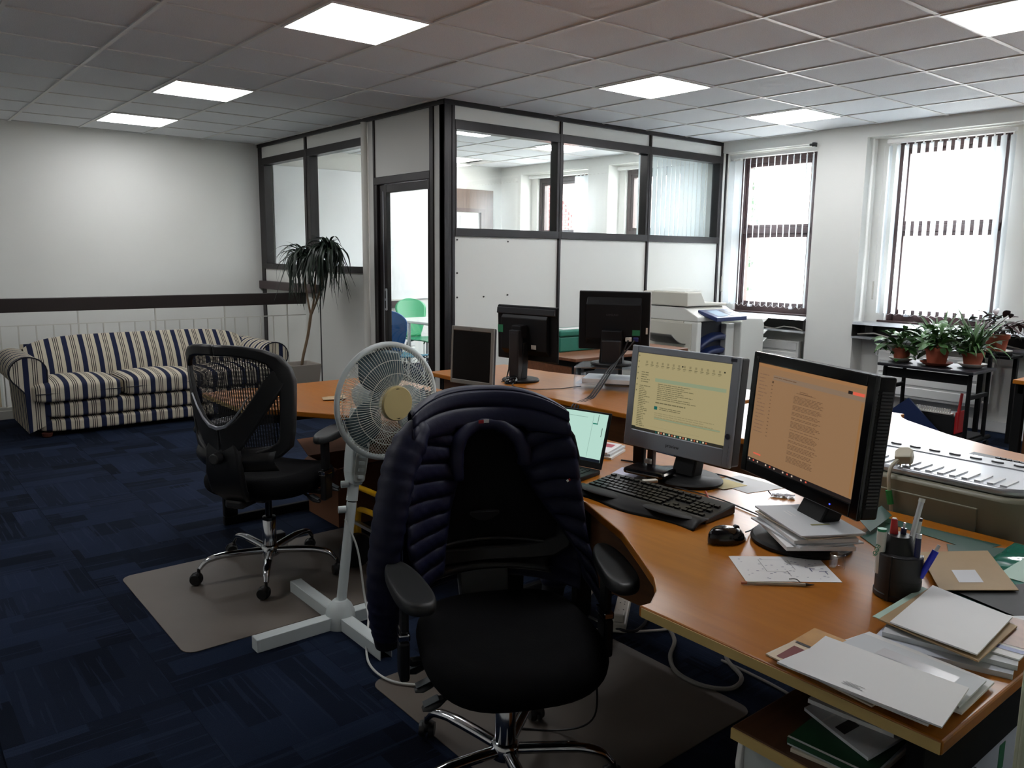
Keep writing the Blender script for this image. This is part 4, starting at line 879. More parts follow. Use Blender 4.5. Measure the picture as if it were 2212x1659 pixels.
    # spine down to the mechanism, lumbar knob
    b = B(); prof = [(-0.305, 0.72), (-0.315, 0.64), (-0.310, 0.54), (-0.285, 0.45), (-0.23, 0.40), (-0.12, 0.385)]
    w_ = [0.05, 0.075, 0.085, 0.08, 0.06, 0.05]; vs = []
    for (x, z), q in zip(prof, w_): vs += [(x, -q, z), (x, q, z), (x+0.035, q, z+0.012), (x+0.035, -q, z+0.012)]
    b.add(vs, [(i*4+q, i*4+(q+1) % 4, (i+1)*4+(q+1) % 4, (i+1)*4+q) for i in range(5) for q in range(4)]+[(3, 2, 1, 0), (20, 21, 22, 23)]); b.obj('spine', CHB, t, True, bev=0.012, ang=50)
    B().cyl((-0.315, 0.01, 0.61), (-0.352, 0.01, 0.61), 0.026, 0.022, 20).obj('tension_knob', CHB, t, True, bev=0.004)
    b = B().grid(lambda u, v_: Vector((bx_((2*u-1)*0.18, 0.62)+0.012-0.035*math.sin(PI*v_), (2*u-1)*0.19, 0.545+0.10*v_)), 16, 8); b.obj('lumbar_pad', CHB, t, True, thick=0.012)
    # arms
    for sg in (1, -1):
        B().tube([(0.0, sg*0.10, 0.405), (0.0, sg*0.27, 0.405), (0.01, sg*0.295, 0.425)], 0.018, 8, flat=0.6).obj('arm_bracket', CHB, t, True)
        a = B().add([(x0, sg*y, z) for z, x0, in ((0.39, 0), ) for y in (0, )], []) if False else B()
        a.prism([(-0.032, -0.014), (0.032, -0.014), (0.032, 0.014), (-0.032, 0.014)], 0.37, 0.485, Matrix.Translation((0.012, sg*0.293, 0))); a.obj('arm_post_lower', CHB, t, bev=0.008)
        B().box(-0.028, 0.040, sg*0.293-0.016, sg*0.293+0.016, 0.485, 0.505).obj('arm_ring', CHROME, t, bev=0.004)
        B().prism([(-0.026, -0.011), (0.026, -0.011), (0.026, 0.011), (-0.026, 0.011)], 0.505, 0.635, Matrix.Translation((0.012, sg*0.291, 0)) @ Matrix.Rotation(rad(0), 4, 'Y')).obj('arm_post', CHB, t, bev=0.008)
        def pad(u, v_):
            aa = 2*PI*u; ca, sa = math.cos(aa), math.sin(aa); ex = 0.155*math.copysign(abs(ca)**0.75, ca); ey = (0.047+0.010*ca)*math.copysign(abs(sa)**0.8, sa)
            if v_ < 0.5: r = v_/0.5*0.9; z = 0.672-0.004*(1-r*r)
            else: q = (v_-0.5)/0.5*PI; r = 0.9+0.1*math.sin(q); z = 0.672-0.017*(1-math.cos(q))
            return Vector((0.068+ex*r, sg*(0.282+0.006)+ey*r-sg*0.02*(ex*r/0.155), z))
        B().grid(pad, 36, 14, cu=True).obj('arm_pad', ARMP, t, True, ang=80)
    for i, x in enumerate((-0.02, 0.075, 0.165)):
        R = Matrix.Translation((x, -0.19+0.006*i, 0.400)) @ Matrix.Rotation(rad(22), 4, 'X') @ Matrix.Rotation(rad(-90), 4, 'Z')
        lv = B().tube([R @ Vector(p) for p in ((0, 0, 0), (0.03, 0, 0), (0.05, 0, 0), (0.075, 0, 0), (0.095, 0, 0))], [0.009, 0.011, 0.022, 0.024, 0.010], 12, flat=0.45).obj('lever', CHB, t, True)
        B().box(0.045, 0.088, -0.014, 0.014, 0.0095, 0.012, R=R).obj('lever_inlay', LEVT, lv, bev=0.002)
    return t
ch1 = office_chair('black mesh-back office chair with chrome base on the left floor mat', (0.66, 0.26, 0.004), rad(33), rad(172))
ch2 = office_chair('black office chair with a navy jacket on its back in the foreground', (0.565, -1.575, 0.004), rad(245.5), rad(103), meshm=FABK, trim=False)

# ================================================================ navy puffer jacket over the back of the near chair (chair coordinates)
NAVY = M('navy_nylon', (20, 23, 50), 0.5, spec=0.3, bump=0.25, bscale=60); LINING = M('dark_lining', (9, 9, 12), 0.7)
jk = T('puffer_jacket', 'navy quilted puffer jacket hung over the near office chair', 'jacket', (0.565, -1.575, 0.004), rad(245.5))
for _o in (ch2, jk): _o.scale = (1, 0.955, 0.955)
def lerpc(P, t):
    L = [0.0]
    for a, b in zip(P[:-1], P[1:]): L.append(L[-1]+math.dist(a, b))
    s = t*L[-1]
    for i in range(len(P)-1):
        if s <= L[i+1]+1e-9:
            q = (s-L[i])/max(1e-9, L[i+1]-L[i]); return tuple(x+(y-x)*q for x, y in zip(P[i], P[i+1]))
    return P[-1]
def quilt(name, A, C_, nb, amp=0.014, off=0.03, side=1, sag=0.0, wr=0.0, mat=None, tx=0.5):
    """quilted panel between edges A and C_ ((u,z,extra depth)); side=+1 in front of the chair back, -1 behind"""
    def fn(t_, s):
        a = lerpc(A, t_); c = lerpc(C_, t_); u = a[0]+(c[0]-a[0])*s; z = a[1]+(c[1]-a[1])*s-sag*math.sin(PI*s); dd = a[2]+(c[2]-a[2])*s
        ph = (t_*nb) % 1.0; bul = abs(math.sin(PI*ph))**0.55 if 0 < t_ < 1 else 0
        ed = min(1.0, min(s, 1-s)*9)**0.6
        wr_ = wr*math.sin(s*23+t_*31)*math.sin(t_*57+s*11)
        return Vector((bx_(max(-0.3, min(0.3, u)), z)+side*(off+dd+amp*bul*ed+wr_)-side*0.012*(1-ed), u, z))
    return B().grid(fn, nb*8, 22).obj(name, mat or NAVY, jk, True, ang=70, thick=0.004)
quilt('front_panel', [(-0.10, 0.985, 0), (-0.088, 0.93, 0.0), (-0.085, 0.85, 0.004), (-0.115, 0.76, 0.006), (-0.135, 0.65, 0.006), (-0.142, 0.575, 0.0)],
      [(-0.235, 1.035, -0.01), (-0.262, 0.93, 0), (-0.272, 0.80, 0.01), (-0.268, 0.70, 0.02), (-0.25, 0.62, 0.02), (-0.225, 0.555, 0.015)], 9, 0.015, 0.034, wr=0.0025)
quilt('front_panel', [(0.10, 0.955, 0), (0.105, 0.88, 0), (0.14, 0.80, 0), (0.20, 0.715, 0), (0.245, 0.64, 0), (0.262, 0.56, 0)],
      [(0.222, 1.04, -0.01), (0.252, 0.95, -0.01), (0.262, 0.82, -0.005), (0.272, 0.69, -0.005), (0.290, 0.58, -0.005), (0.300, 0.48, 0.0)], 9, 0.014, 0.03, sag=-0.008, wr=0.0015)
# yoke over the top of the back
def yoke(t_, s):
    u = -0.238+0.468*s; top = 1.098-0.055*(abs(u+0.005)/0.24)**3.2; ph = (t_*5) % 1.0; bul = 0.012*abs(math.sin(PI*ph))**0.55
    # path from front neckline over the top and down the rear
    if t_ < 0.45: q = t_/0.45; z = 0.985+(top-0.985)*math.sin(q*PI/2); x = 0.042*(1-q)**0.6+0.004
    elif t_ < 0.6: q = (t_-0.45)/0.15; z = top; x = 0.004-0.055*q
    else: q = (t_-0.6)/0.4; z = top-0.13*q; x = -0.051-0.012*math.sin(q*PI/2)
    if t_ < 0.45 and abs(u-0.005) < 0.11: z = max(z, 1.0+(top-1.0)*t_/0.45)
    nx = 1 if t_ < 0.45 else (0 if t_ < 0.6 else -1)
    return Vector((bx_(u, z)+x+nx*bul, u, z+(bul if 0.3 < t_ < 0.7 else 0)))
B().grid(yoke, 50, 40).obj('shoulder_yoke', NAVY, jk, True, ang=70, thick=0.004)
quilt('back_panel', [(-0.235, 0.97, 0), (-0.27, 0.8, 0), (-0.27, 0.62, 0), (-0.26, 0.50, 0)], [(0.235, 0.97, 0), (0.275, 0.8, 0), (0.28, 0.62, 0), (0.27, 0.50, 0)], 10, 0.014, 0.062, side=-1)
cp = spline([(bx_(-0.1, 0.85)+0.055, -0.092, 0.845), (bx_(-0.09, 0.9)+0.06, -0.100, 0.905), (bx_(-0.08, 0.96)+0.055, -0.085, 0.968), (bx_(0, 1.0)+0.045, -0.035, 1.004), (bx_(0, 1.0)+0.045, 0.035, 1.004), (bx_(0.08, 0.96)+0.055, 0.088, 0.972), (bx_(0.1, 0.92)+0.058, 0.110, 0.925), (bx_(0.1, 0.88)+0.055, 0.112, 0.885)], 6)
B().tube(cp, [0.014+0.009*math.sin(PI*min(1, i/6)/2)*(1+0.10*math.sin(i*1.3)) for i in range(len(cp))], 12, flat=0.75).obj('collar', NAVY, jk, True, ang=80)
def sleeve(pts, r0, r1, nb, name):
    P = spline(pts, 10); n = len(P); rs = []
    for i in range(n):
        t_ = i/(n-1); rs.append((r0+(r1-r0)*t_)*(0.90+0.12*abs(math.sin(PI*nb*t_))**0.6)*(0.35+0.65*min(1, t_/0.10)**0.5))
    B().tube(P, rs, 18, flat=0.82).obj(name, NAVY, jk, True, ang=75)
    e = P[-1]; d = (P[-1]-P[-2]).normalized(); B().tube([e-d*0.005, e+d*0.03], [r1*0.86, r1*0.82], 18, flat=0.82).obj('cuff', M('navy_cuff', (16, 17, 27), 0.6), jk, True)
sleeve([(-0.21, -0.205, 1.035), (-0.15, -0.272, 0.93), (-0.115, -0.302, 0.83), (-0.10, -0.322, 0.72), (-0.10, -0.335, 0.60), (-0.11, -0.332, 0.50), (-0.125, -0.322, 0.425)], 0.057, 0.047, 17, 'sleeve')
sleeve([(-0.26, 0.205, 1.035), (-0.30, 0.225, 0.93), (-0.33, 0.235, 0.83), (-0.34, 0.245, 0.72), (-0.33, 0.25, 0.62), (-0.31, 0.25, 0.52), (-0.30, 0.24, 0.45)], 0.050, 0.045, 13, 'sleeve')
B().box(0, 0.003, -0.022, -0.006, 0, 0.010, R=Matrix.Translation((bx_(0, 1.01)+0.068, -0.005, 1.012))).obj('neck_tag', M('tag_red', (170, 24, 34), 0.5), jk); B().box(0, 0.003, -0.006, 0.010, 0, 0.010, R=Matrix.Translation((bx_(0, 1.01)+0.068, -0.005, 1.013))).obj('neck_tag', M('tag_white', (220, 220, 222), 0.5), jk)
_lr = Matrix.Translation((bx_(0.22, 0.855)+0.058, 0.222, 0.852)) @ Matrix.Rotation(rad(30), 4, 'X')
B().box(0, 0.004, -0.006, 0, 0, 0.006, R=_lr).obj('chest_flag', M('tag_white', (220, 220, 222), 0.5), jk); B().box(0, 0.004, 0, 0.006, 0, 0.006, R=_lr).obj('chest_flag', M('tag_red', (170, 24, 34), 0.5), jk)

# ================================================================ pedestal fan
FANW = M('fan_white', (196, 204, 204), 0.35); FANB = M('fan_blade_blue', (96, 116, 124), 0.25, alpha=0.82); FANC = M('fan_cap_cream', (188, 172, 122), 0.35); WIRE = M('fan_wire', (205, 208, 198), 0.35)
fn_ = T('pedestal_fan', 'white pedestal fan with cream hub cap and cross-shaped foot', 'fan', (0.66, -0.42, 0), 0)
for a, ln in ((180, 0.335), (-90, 0.35), (90, 0.40), (0, 0.35)):
    R = Matrix.Rotation(rad(a), 4, 'Z'); b = B()
    for q in ((0.04, ln, -0.025, -0.0215, 0.0, 0.05), (0.04, ln, 0.0215, 0.025, 0.0, 0.05), (0.04, ln, -0.0215, 0.0215, 0.0465, 0.05)): b.box(*q, R=R)
    b.obj('foot', FANW, fn_, bev=0.002)
    if a != -90: B().box(ln-0.002, ln+0.014, -0.026, 0.026, 0.0, 0.051, R=R).obj('foot_cap', FANW, fn_, bev=0.003)
B().lathe([(0.062, 0.0), (0.060, 0.03), (0.056, 0.06), (0.045, 0.085), (0.032, 0.10), (0.027, 0.105)], 28).obj('hub_cover', FANW, fn_, True)
ax = Vector((0.150, 0.055, 0.86)).normalized(); PO = lambda s, d=(0, 0, 0): Vector((0, 0, 0.06))+ax*s+Vector(d)
B().cyl(PO(0), PO(0.43), 0.0195, seg=24).obj('lower_pole', FANW, fn_, True)
B().cyl(PO(0.43), PO(0.436), 0.016, seg=20).obj('joint', BLACKP, fn_, True)
B().cyl(PO(0.436), PO(0.52), 0.0225, 0.0215, 24).obj('upper_pole', FANW, fn_, True)
fa = rad(277); fd = Vector((math.cos(fa), math.sin(fa), 0)); 
Rb = frame(PO(0.50), (-fd.cross(ax)).normalized()*-1, ax)    # x = side, y = along pole, z = outward
zax = Vector((Rb[0][2], Rb[1][2], Rb[2][2]))
if zax.dot(fd) < 0: Rb = frame(PO(0.50), (fd.cross(ax)).normalized()*-1, ax)
bx = B(); bx.prism([(-0.022, 0), (0.022, 0), (0.036, 0.05), (0.040, 0.12), (0.036, 0.30), (-0.036, 0.30), (-0.040, 0.12), (-0.036, 0.05)], -0.030, 0.030).xf(Rb); bx.obj('control_box', FANW, fn_, bev=0.008)
B().prism(arc((0.015, 0.025), 0.012, -90, 0, 4)+arc((0.015, 0.125), 0.012, 0, 90, 4)+arc((-0.015, 0.125), 0.012, 90, 180, 4)+arc((-0.015, 0.025), 0.012, 180, 270, 4), 0.030, 0.035).xf(Rb).obj('button_panel', M('fan_panel', (178, 182, 178), 0.4), fn_, bev=0.002)
kb = B().box(-0.012, 0.012, -0.006, 0.006, 0.0, 0.010).mesh('speed_button', FANW)
for i in range(4): o = inst('speed_button', kb, fn_); o.matrix_local = Rb @ Matrix.Translation((0, 0.035+i*0.027, 0.034))
box('badge_plate', -0.022, 0.022, 0.155, 0.23, 0.030, 0.033, M('fan_panel', (178, 182, 178), 0.4), fn_, R=Rb)
for s, off in ((0.505, -1), (0.405, -1)): B().cyl(PO(s, (-0.022, 0.0, 0)), PO(s, (-0.050, 0.01, 0)), 0.014, seg=16).obj('clamp_knob', FANW, fn_, True)
# head
hc = Vector((0.205, -0.035, 0.882)); fa2 = rad(272); nrm = Vector((math.cos(fa2), math.sin(fa2), 0.03)).normalized()
HR = frame(hc, Vector((0, 0, 1)).cross(nrm), Vector((0, 0, 1)))       # x right, y up, z = towards the air stream
RG = 0.222
bk = B().tube([HR @ Vector((0, 0, z)) for z in (-0.19, -0.185, -0.15, -0.08, -0.055)], [0.03, 0.05, 0.065, 0.062, 0.055], 24); bk.obj('motor_housing', FANW, fn_, True)
B().tube([PO(0.78), HR @ Vector((0, -0.05, -0.12)), HR @ Vector((0, 0, -0.12))], 0.02, 12).obj('neck', FANW, fn_, True)
B().tube([HR @ Vector((RG*math.cos(2*PI*i/64), RG*math.sin(2*PI*i/64), 0)) for i in range(64)], 0.009, 10, closed=True, flat=1.3).obj('guard_ring', FANW, fn_, True)
def guard(sgn, depth, r0, tw, name):
    b = B()
    for i in range(100):
        a = 2*PI*i/100; pts = []
        for q in range(9):
            s = q/8; r = r0+(RG-r0)*s; z = sgn*depth*(1-s**3.2); aa = a+tw*(1-s); pts.append(HR @ Vector((r*math.cos(aa), r*math.sin(aa), z)))
        b.tube(pts, 0.0011, 4, cap=False)
    for rr in (0.115, 0.165):
        s = (rr-r0)/(RG-r0); b.tube([HR @ Vector((rr*math.cos(2*PI*i/48), rr*math.sin(2*PI*i/48), sgn*(depth*(1-s**3.2)-0.002))) for i in range(48)], 0.0014, 4, closed=True)
    b.obj(name, WIRE, fn_, True)['kind'] = 'stuff'
guard(1, 0.065, 0.062, 0.10, 'front_guard'); guard(-1, 0.085, 0.055, -0.25, 'rear_guard')
B().tube([HR @ Vector((0, 0, z)) for z in (0.050, 0.070, 0.076, 0.0762, 0.074, 0.0755)], [0.068, 0.068, 0.064, 0.056, 0.054, 0.001], 36).obj('hub_cap', FANC, fn_, True, ang=50)
B().tube([HR @ Vector((0, 0, z)) for z in (-0.05, 0.03, 0.04)], [0.04, 0.04, 0.03], 24).obj('spindle', FANB, fn_, True)
for i in range(3):
    a0 = rad(100+120*i)
    def blade(u, v_):
        r = 0.035+0.165*u; half = rad(46)*(0.55+0.45*math.sin(PI*min(1, u*1.15)**0.8)) if u < 0.97 else rad(30); a = a0+(v_-0.5)*2*half
        return HR @ Vector((r*math.cos(a), r*math.sin(a), 0.032*(0.5-v_)*2*0.8-0.01))
    B().grid(blade, 10, 10).obj('blade', FANB, fn_, True, thick=0.003)
tag(B().tube(spline([(0.70, -0.40, 0.42), (0.73, -0.44, 0.30), (0.735, -0.48, 0.12), (0.715, -0.545, 0.058), (0.64, -0.66, 0.012), (0.58, -0.80, 0.012), (0.585, -0.93, 0.012), (0.66, -1.02, 0.012), (0.80, -1.08, 0.012), (1.00, -1.15, 0.012)], 8), 0.0042, 8).obj('fan_cable', M('cable_white', (196, 198, 194), 0.5), smooth=True), 'white fan cable trailing over the carpet to under the near chair', 'cable')
# ================================================================ striped sofa
def stripes(name, axis):
    k = NT(name); v, o3 = k.xyz(); p = k.math('FRACT', k.math('MULTIPLY', k.math('ADD', o3[axis], 5.0), 1/0.128))
    def band(a, b): return k.math('MULTIPLY', k.math('GREATER_THAN', p, a), k.math('LESS_THAN', p, b))
    navy = band(0.0, 0.30); thin = k.math('ADD', k.math('ADD', band(0.50, 0.545), band(0.61, 0.655)), band(0.72, 0.765))
    nz = k.n('ShaderNodeTexNoise'); nz.inputs['Scale'].default_value = 350; k.l(v, nz.inputs['Vector'])
    cream = k.mix(nz.outputs['Fac'], lin((176, 166, 146)), lin((206, 198, 180)))
    c = k.mix(navy, cream, lin((36, 42, 66))); c = k.mix(thin, c, lin((40, 34, 42)))
    k.l(c, k.p.inputs['Base Color']); k.p.inputs['Roughness'].default_value = 0.95; k.p.inputs['Specular IOR Level'].default_value = 0.15
    b = k.n('ShaderNodeBump'); b.inputs['Strength'].default_value = 0.2; b.inputs['Distance'].default_value = 0.002; k.l(nz.outputs['Fac'], b.inputs['Height']); k.l(b.outputs[0], k.p.inputs['Normal'])
    return k.m
SX, SY = stripes('sofa_stripes_across', 0), stripes('sofa_stripes_along', 1); PIPE = M('sofa_piping', (22, 22, 32), 0.9)
so = T('striped_sofa', 'navy and cream striped three-seat sofa in front of the railing', 'sofa', (1.25, 4.3, 0), world=True)
x0, x1, yf = 0.30, 2.24, 3.86
def cushbox(a, b_, c, d, e, f, nb=10, pw=0.18, crown=0.0, yshear=0.0):
    """soft rounded block"""
    bb = B()
    for ax_ in range(6):
        def fn(u, v_, ax_=ax_):
            p = [0, 0, 0]; s = 1 if ax_ % 2 else -1; q = ax_//2; p[q] = s; p[(q+1) % 3] = (2*u-1); p[(q+2) % 3] = (2*v_-1)*s
            P = Vector(p); r = [0, 0, 0]
            for i in range(3): r[i] = math.copysign(abs(P[i])**1.0, P[i])
            # round the corners by pulling towards a superellipsoid
            m = (abs(P[0])**7+abs(P[1])**7+abs(P[2])**7)**(1/7); P = P/m
            x = (a+b_)/2+P[0]*(b_-a)/2; y = (c+d)/2+P[1]*(d-c)/2; z = (e+f)/2+P[2]*(f-e)/2
            if P[2] > 0: z += crown*(1-P[0]**2)*(1-P[1]**2)
            y += yshear*(z-e)
            return Vector((x, y, z))
        bb.grid(fn, nb, nb)
    return bb
for z0, z1 in ((0.03, 0.140), (0.142, 0.275)): cushbox(x0+0.02, x1-0.02, yf, 4.6, z0, z1, 16).obj('base', SX, so, True, ang=80)
cw = (x1-x0-0.30)/3
for i in range(3):
    a = x0+0.0+i*(x1-x0)/3; b_ = a+(x1-x0)/3-0.012
    cu = cushbox(a-0.01 if i == 0 else a, b_+(0.02 if i == 2 else 0), yf-0.03+(0.012 if i == 1 else 0), 4.42, 0.275, 0.425, 14, crown=0.03).obj('seat_cushion', SX, so, True, ang=80)
    B().tube([(a+0.01, yf-0.026+(0.012 if i == 1 else 0), 0.352), (b_-0.01, yf-0.026+(0.012 if i == 1 else 0), 0.352)], 0.004, 6).obj('piping', PIPE, cu)
def backf(u, v_):
    x = x0+0.05+(x1-x0-0.10)*u; e = (1-abs(2*u-1)**5); top = 0.665+0.10*e**0.7
    if v_ < 0.6: q = v_/0.6; return Vector((x, 4.36+0.20*q+0.04*math.sin(PI*q)*-1, 0.38+(top-0.38-0.03)*q))
    q = (v_-0.6)/0.4; a = q*PI; return Vector((x, 4.56+0.07*(1-math.cos(a)), top-0.03+0.035*math.sin(a)-0.10*q))
B().grid(backf, 40, 24).obj('backrest', SX, so, True, ang=80)
B().add([(x0+0.05, 4.70, 0.05), (x1-0.05, 4.70, 0.05), (x1-0.05, 4.70, 0.66), (x0+0.05, 4.70, 0.66)], [(0, 1, 2, 3)]).obj('back_cover', SX, so)
for sg, xc in ((-1, 0.295), (1, 2.245)):
    # rolled arm: profile swept along y; front panel closes it
    prof = [(0.10*(1 if sg < 0 else -1), 0.05)]
    prof = [(xc-sg*0.11, 0.10), (xc-sg*0.115, 0.42)]+[(xc+sg*0.012-sg*0.128*math.cos(rad(a)), 0.515+0.120*math.sin(rad(a))) for a in range(-10, 236, 15)]+[(xc+sg*0.045, 0.36), (xc+sg*0.035, 0.04)]
    n = len(prof); b = B(); ny = 10; vs = []
    for j in range(ny+1):
        y = 3.93+(4.70-3.93)*j/ny; rise = 0.0
        for px_, pz in prof: vs.append((px_, y, pz+rise))
    fs = [(j*n+i, j*n+i+1, (j+1)*n+i+1, (j+1)*n+i) for j in range(ny) for i in range(n-1)]
    b.add(vs, fs).obj('arm', SY, so, True, ang=60)
    B().add([(p[0], 3.929, p[1]) for p in prof]+[(p[0], 3.915, p[1]) for p in prof], [tuple(range(n, 2*n))]+[(i, (i+1) % n, n+(i+1) % n, n+i) for i in range(n)]).obj('arm_front', SX, so, bev=0.006)
    B().tube([(p[0], 3.918, p[1]) for p in prof[1:-1]], 0.006, 6).obj('arm_piping', PIPE, so)
for x in (x0+0.08, x1-0.08):
    for y in (3.92, 4.6): B().lathe([(0.025, 0), (0.035, 0.01), (0.04, 0.035)], 16, Matrix.Translation((x, y, 0))).obj('foot', M('wood_foot', (74, 36, 24), 0.5), so)

# ================================================================ dracaena in a square pot by the partition
dp = T('dracaena_plant', 'tall dracaena with drooping dark leaves in a square beige pot', 'plant', (2.66, 4.26, 0))
POTB = M('pot_taupe', (150, 142, 134), 0.6)
b = B(); r0, r1 = 0.115, 0.155
for z0, z1, a, c in ((0.0, 0.375, r0, r1),): b.add([(-a, -a, z0), (a, -a, z0), (a, a, z0), (-a, a, z0), (-c, -c, z1), (c, -c, z1), (c, c, z1), (-c, c, z1), (-c+0.015, -c+0.015, z1), (c-0.015, -c+0.015, z1), (c-0.015, c-0.015, z1), (-c+0.015, c-0.015, z1), (-a-0.01, -a-0.01, 0.33), (a+0.01, -a-0.01, 0.33), (a+0.01, a+0.01, 0.33), (-a-0.01, a+0.01, 0.33)],
    [(3, 2, 1, 0), (0, 1, 5, 4), (1, 2, 6, 5), (2, 3, 7, 6), (3, 0, 4, 7), (4, 5, 9, 8), (5, 6, 10, 9), (6, 7, 11, 10), (7, 4, 8, 11), (8, 9, 13, 12), (9, 10, 14, 13), (10, 11, 15, 14), (11, 8, 12, 15)])
b.obj('pot', POTB, dp, bev=0.006)
box('soil', -0.13, 0.13, -0.13, 0.13, 0.31, 0.335, M('soil', (44, 34, 28), 0.95, bump=0.6, bscale=60), dp)
STEM = M('cane_stem', (128, 106, 84), 0.8, var=0.2, vscale=40)
B().tube(spline([(0.02, 0.02, 0.32), (0.02, -0.03, 0.45), (0.05, -0.08, 0.65), (0.05, -0.16, 0.86)], 6), 0.014, 10).obj('trunk', STEM, dp, True)
tips = [((0.02, -0.10, 1.40), (0.03, -0.14, 1.02)), ((0.04, -0.38, 1.40), (0.05, -0.24, 1.02)), ((0.06, -0.56, 1.47), (0.07, -0.32, 1.08))]
for tp, md in tips: B().tube(spline([(0.05, -0.16, 0.85), md, ((tp[0]+md[0])/2, (tp[1]+md[1])/2+0.02, (tp[2]+md[2])/2), tp], 6), [0.010]*12+[0.008]*7, 8).obj('branch', STEM, dp, True)
dl = [leaf_mesh('leaf', L, 0.026, DLEAF, bd_, 0.5, 10) for L, bd_ in ((0.46, 2.5), (0.58, 3.0), (0.36, 1.3), (0.62, 3.0), (0.60, 2.8))]
def droop(L):
    def fn(u, v_):
        m = 30; x = z = 0.0
        for i in range(int(m*u)):
            q = min(1, (i+0.5)/m/0.55); a = 0.75-(0.75+1.5)*(q*q*(3-2*q)); x += math.cos(a)*L/m; z += math.sin(a)*L/m
        ww = 0.026*(1 if u < 0.5 else (1-u)/0.5*0.9+0.1)
        return Vector((x, (v_-0.5)*ww, z+abs(v_-0.5)*ww*0.5))
    return B().grid(fn, 12, 2).mesh('leaf', DLEAF, True, 80)
dl += [droop(0.62), droop(0.72), droop(0.52), droop(0.68)]
rd_ = random.Random(5)
for tp, md in tips:
    for i in range(74):
        az = rd_.uniform(0, 2*PI); o = inst('leaf', rd_.choice(dl), dp, (tp[0], tp[1], tp[2]-0.05*rd_.random()), (0, rd_.uniform(-0.55, 0.45), az), (rd_.uniform(0.6, 0.85)*(0.55 if math.cos(az) > 0.3 else 1), 1, rd_.uniform(0.8, 1.15)))

# ================================================================ copier
CPW = M('copier_cream', (205, 202, 190), 0.4); CPW2 = M('copier_white', (220, 220, 214), 0.35); CPB = M('copier_blue', (32, 46, 92), 0.35); CPD = M('copier_dark_blue', (20, 24, 42), 0.5)
cp_ = T('office_copier', 'large cream and blue office copier against the glazed partition', 'copier', (5.7, 1.85, 0), world=True)
box('body', 5.30, 5.93, 1.66, 2.18, 0.05, 0.86, CPW, cp_, bev=0.012)
box('front_column', 5.30, 5.37, 1.50, 1.66, 0.05, 0.86, CPW2, cp_, bev=0.012)
box('left_cover', 5.292, 5.302, 1.56, 2.12, 0.60, 0.84, CPW, cp_, bev=0.004)
for i in range(3): box('paper_drawer', 5.37, 5.93, 1.51, 1.66, 0.08+i*0.12, 0.19+i*0.12, CPW2, cp_, bev=0.006)
B().prism([(1.50, 0.86), (2.18, 0.86), (2.18, 0.985), (1.66, 0.985), (1.50, 0.905)], 5.30, 5.93).xf(Matrix(((0, 0, 1, 0), (1, 0, 0, 0), (0, 1, 0, 0), (0, 0, 0, 1)))).obj('scanner', CPW2, cp_, bev=0.008)
cpn = B().prism([(1.36, 0.865), (1.58, 0.93), (1.58, 0.965), (1.36, 0.905)], 5.40, 5.87).xf(Matrix(((0, 0, 1, 0), (1, 0, 0, 0), (0, 1, 0, 0), (0, 0, 0, 1)))).obj('control_panel', CPB, cp_, bev=0.008)
def onpanel(nm, a, b_, y0, y1, mat, h_=0.002):
    q = lambda y: 0.905+(y-1.36)*0.06/0.22
    B().add([(a, y0, q(y0)+h_), (b_, y0, q(y0)+h_), (b_, y1, q(y1)+h_), (a, y1, q(y1)+h_)], [(0, 1, 2, 3)]).obj(nm, mat, cpn)
onpanel('touch_screen', 5.47, 5.63, 1.39, 1.54, M('lcd_pale', (150, 172, 192), 0.15)); onpanel('keypad', 5.66, 5.74, 1.39, 1.54, CPD)
for i in range(4): onpanel('key', 5.76+0.03*(i % 2), 5.78+0.03*(i % 2), 1.40+0.06*(i//2), 1.43+0.06*(i//2), WHITEG, 0.004)
box('output_recess', 5.37, 5.80, 1.60, 1.655, 0.45, 0.845, CPD, cp_)
for i, (z0, dz) in enumerate(((0.62, 0.10), (0.50, 0.09), (0.40, 0.08))):
    def tray(u, v_, z0=z0, dz=dz, i=i): return Vector((5.38+0.40*u, 1.66-(0.13-0.01*i)*v_, z0+dz*math.sin(min(1, u*1.3)*PI/2)-0.03*v_*v_))
    B().grid(tray, 14, 6).obj('output_tray', CPB, cp_, True, thick=0.05)
box('toner_door', 5.80, 5.93, 1.54, 1.66, 0.45, 0.82, CPW2, cp_, bev=0.006)
# feeder lid
B().prism([(5.29, 0.995), (5.52, 0.995), (5.90, 0.99), (5.90, 1.015), (5.56, 1.03), (5.50, 1.125), (5.29, 1.125)], 1.62, 2.16).xf(Matrix(((1, 0, 0, 0), (0, 0, 1, 0), (0, 1, 0, 0), (0, 0, 0, 1)))).obj('document_feeder', CPW, cp_, bev=0.010)
B().prism([(5.35, 1.130), (5.58, 1.142), (5.66, 1.122), (5.60, 1.120), (5.50, 1.128), (5.35, 1.124)], 1.70, 2.08).xf(Matrix(((1, 0, 0, 0), (0, 0, 1, 0), (0, 1, 0, 0), (0, 0, 0, 1)))).obj('feeder_tray', CPW2, cp_)
B().tube([(5.26, 1.70, 0.66), (5.16, 1.70, 0.72), (5.10, 1.70, 0.74)], 0.006, 6).obj('tray_edge', CPW, cp_)
B().grid(lambda u, v_: Vector((5.30-0.22*u, 1.62+0.36*v_, 0.645+0.10*u*u)), 6, 4).obj('bypass_tray', M('tray_grey', (96, 94, 90), 0.5), cp_, True, thick=0.008)
for i in range(8): box('vent_slot', 5.290, 5.299, 1.70+i*0.03, 1.718+i*0.03, 0.545, 0.585, CPD, cp_)
box('lower_cover', 5.27, 5.30, 1.56, 2.12, 0.30, 0.60, CPW, cp_, bev=0.012)
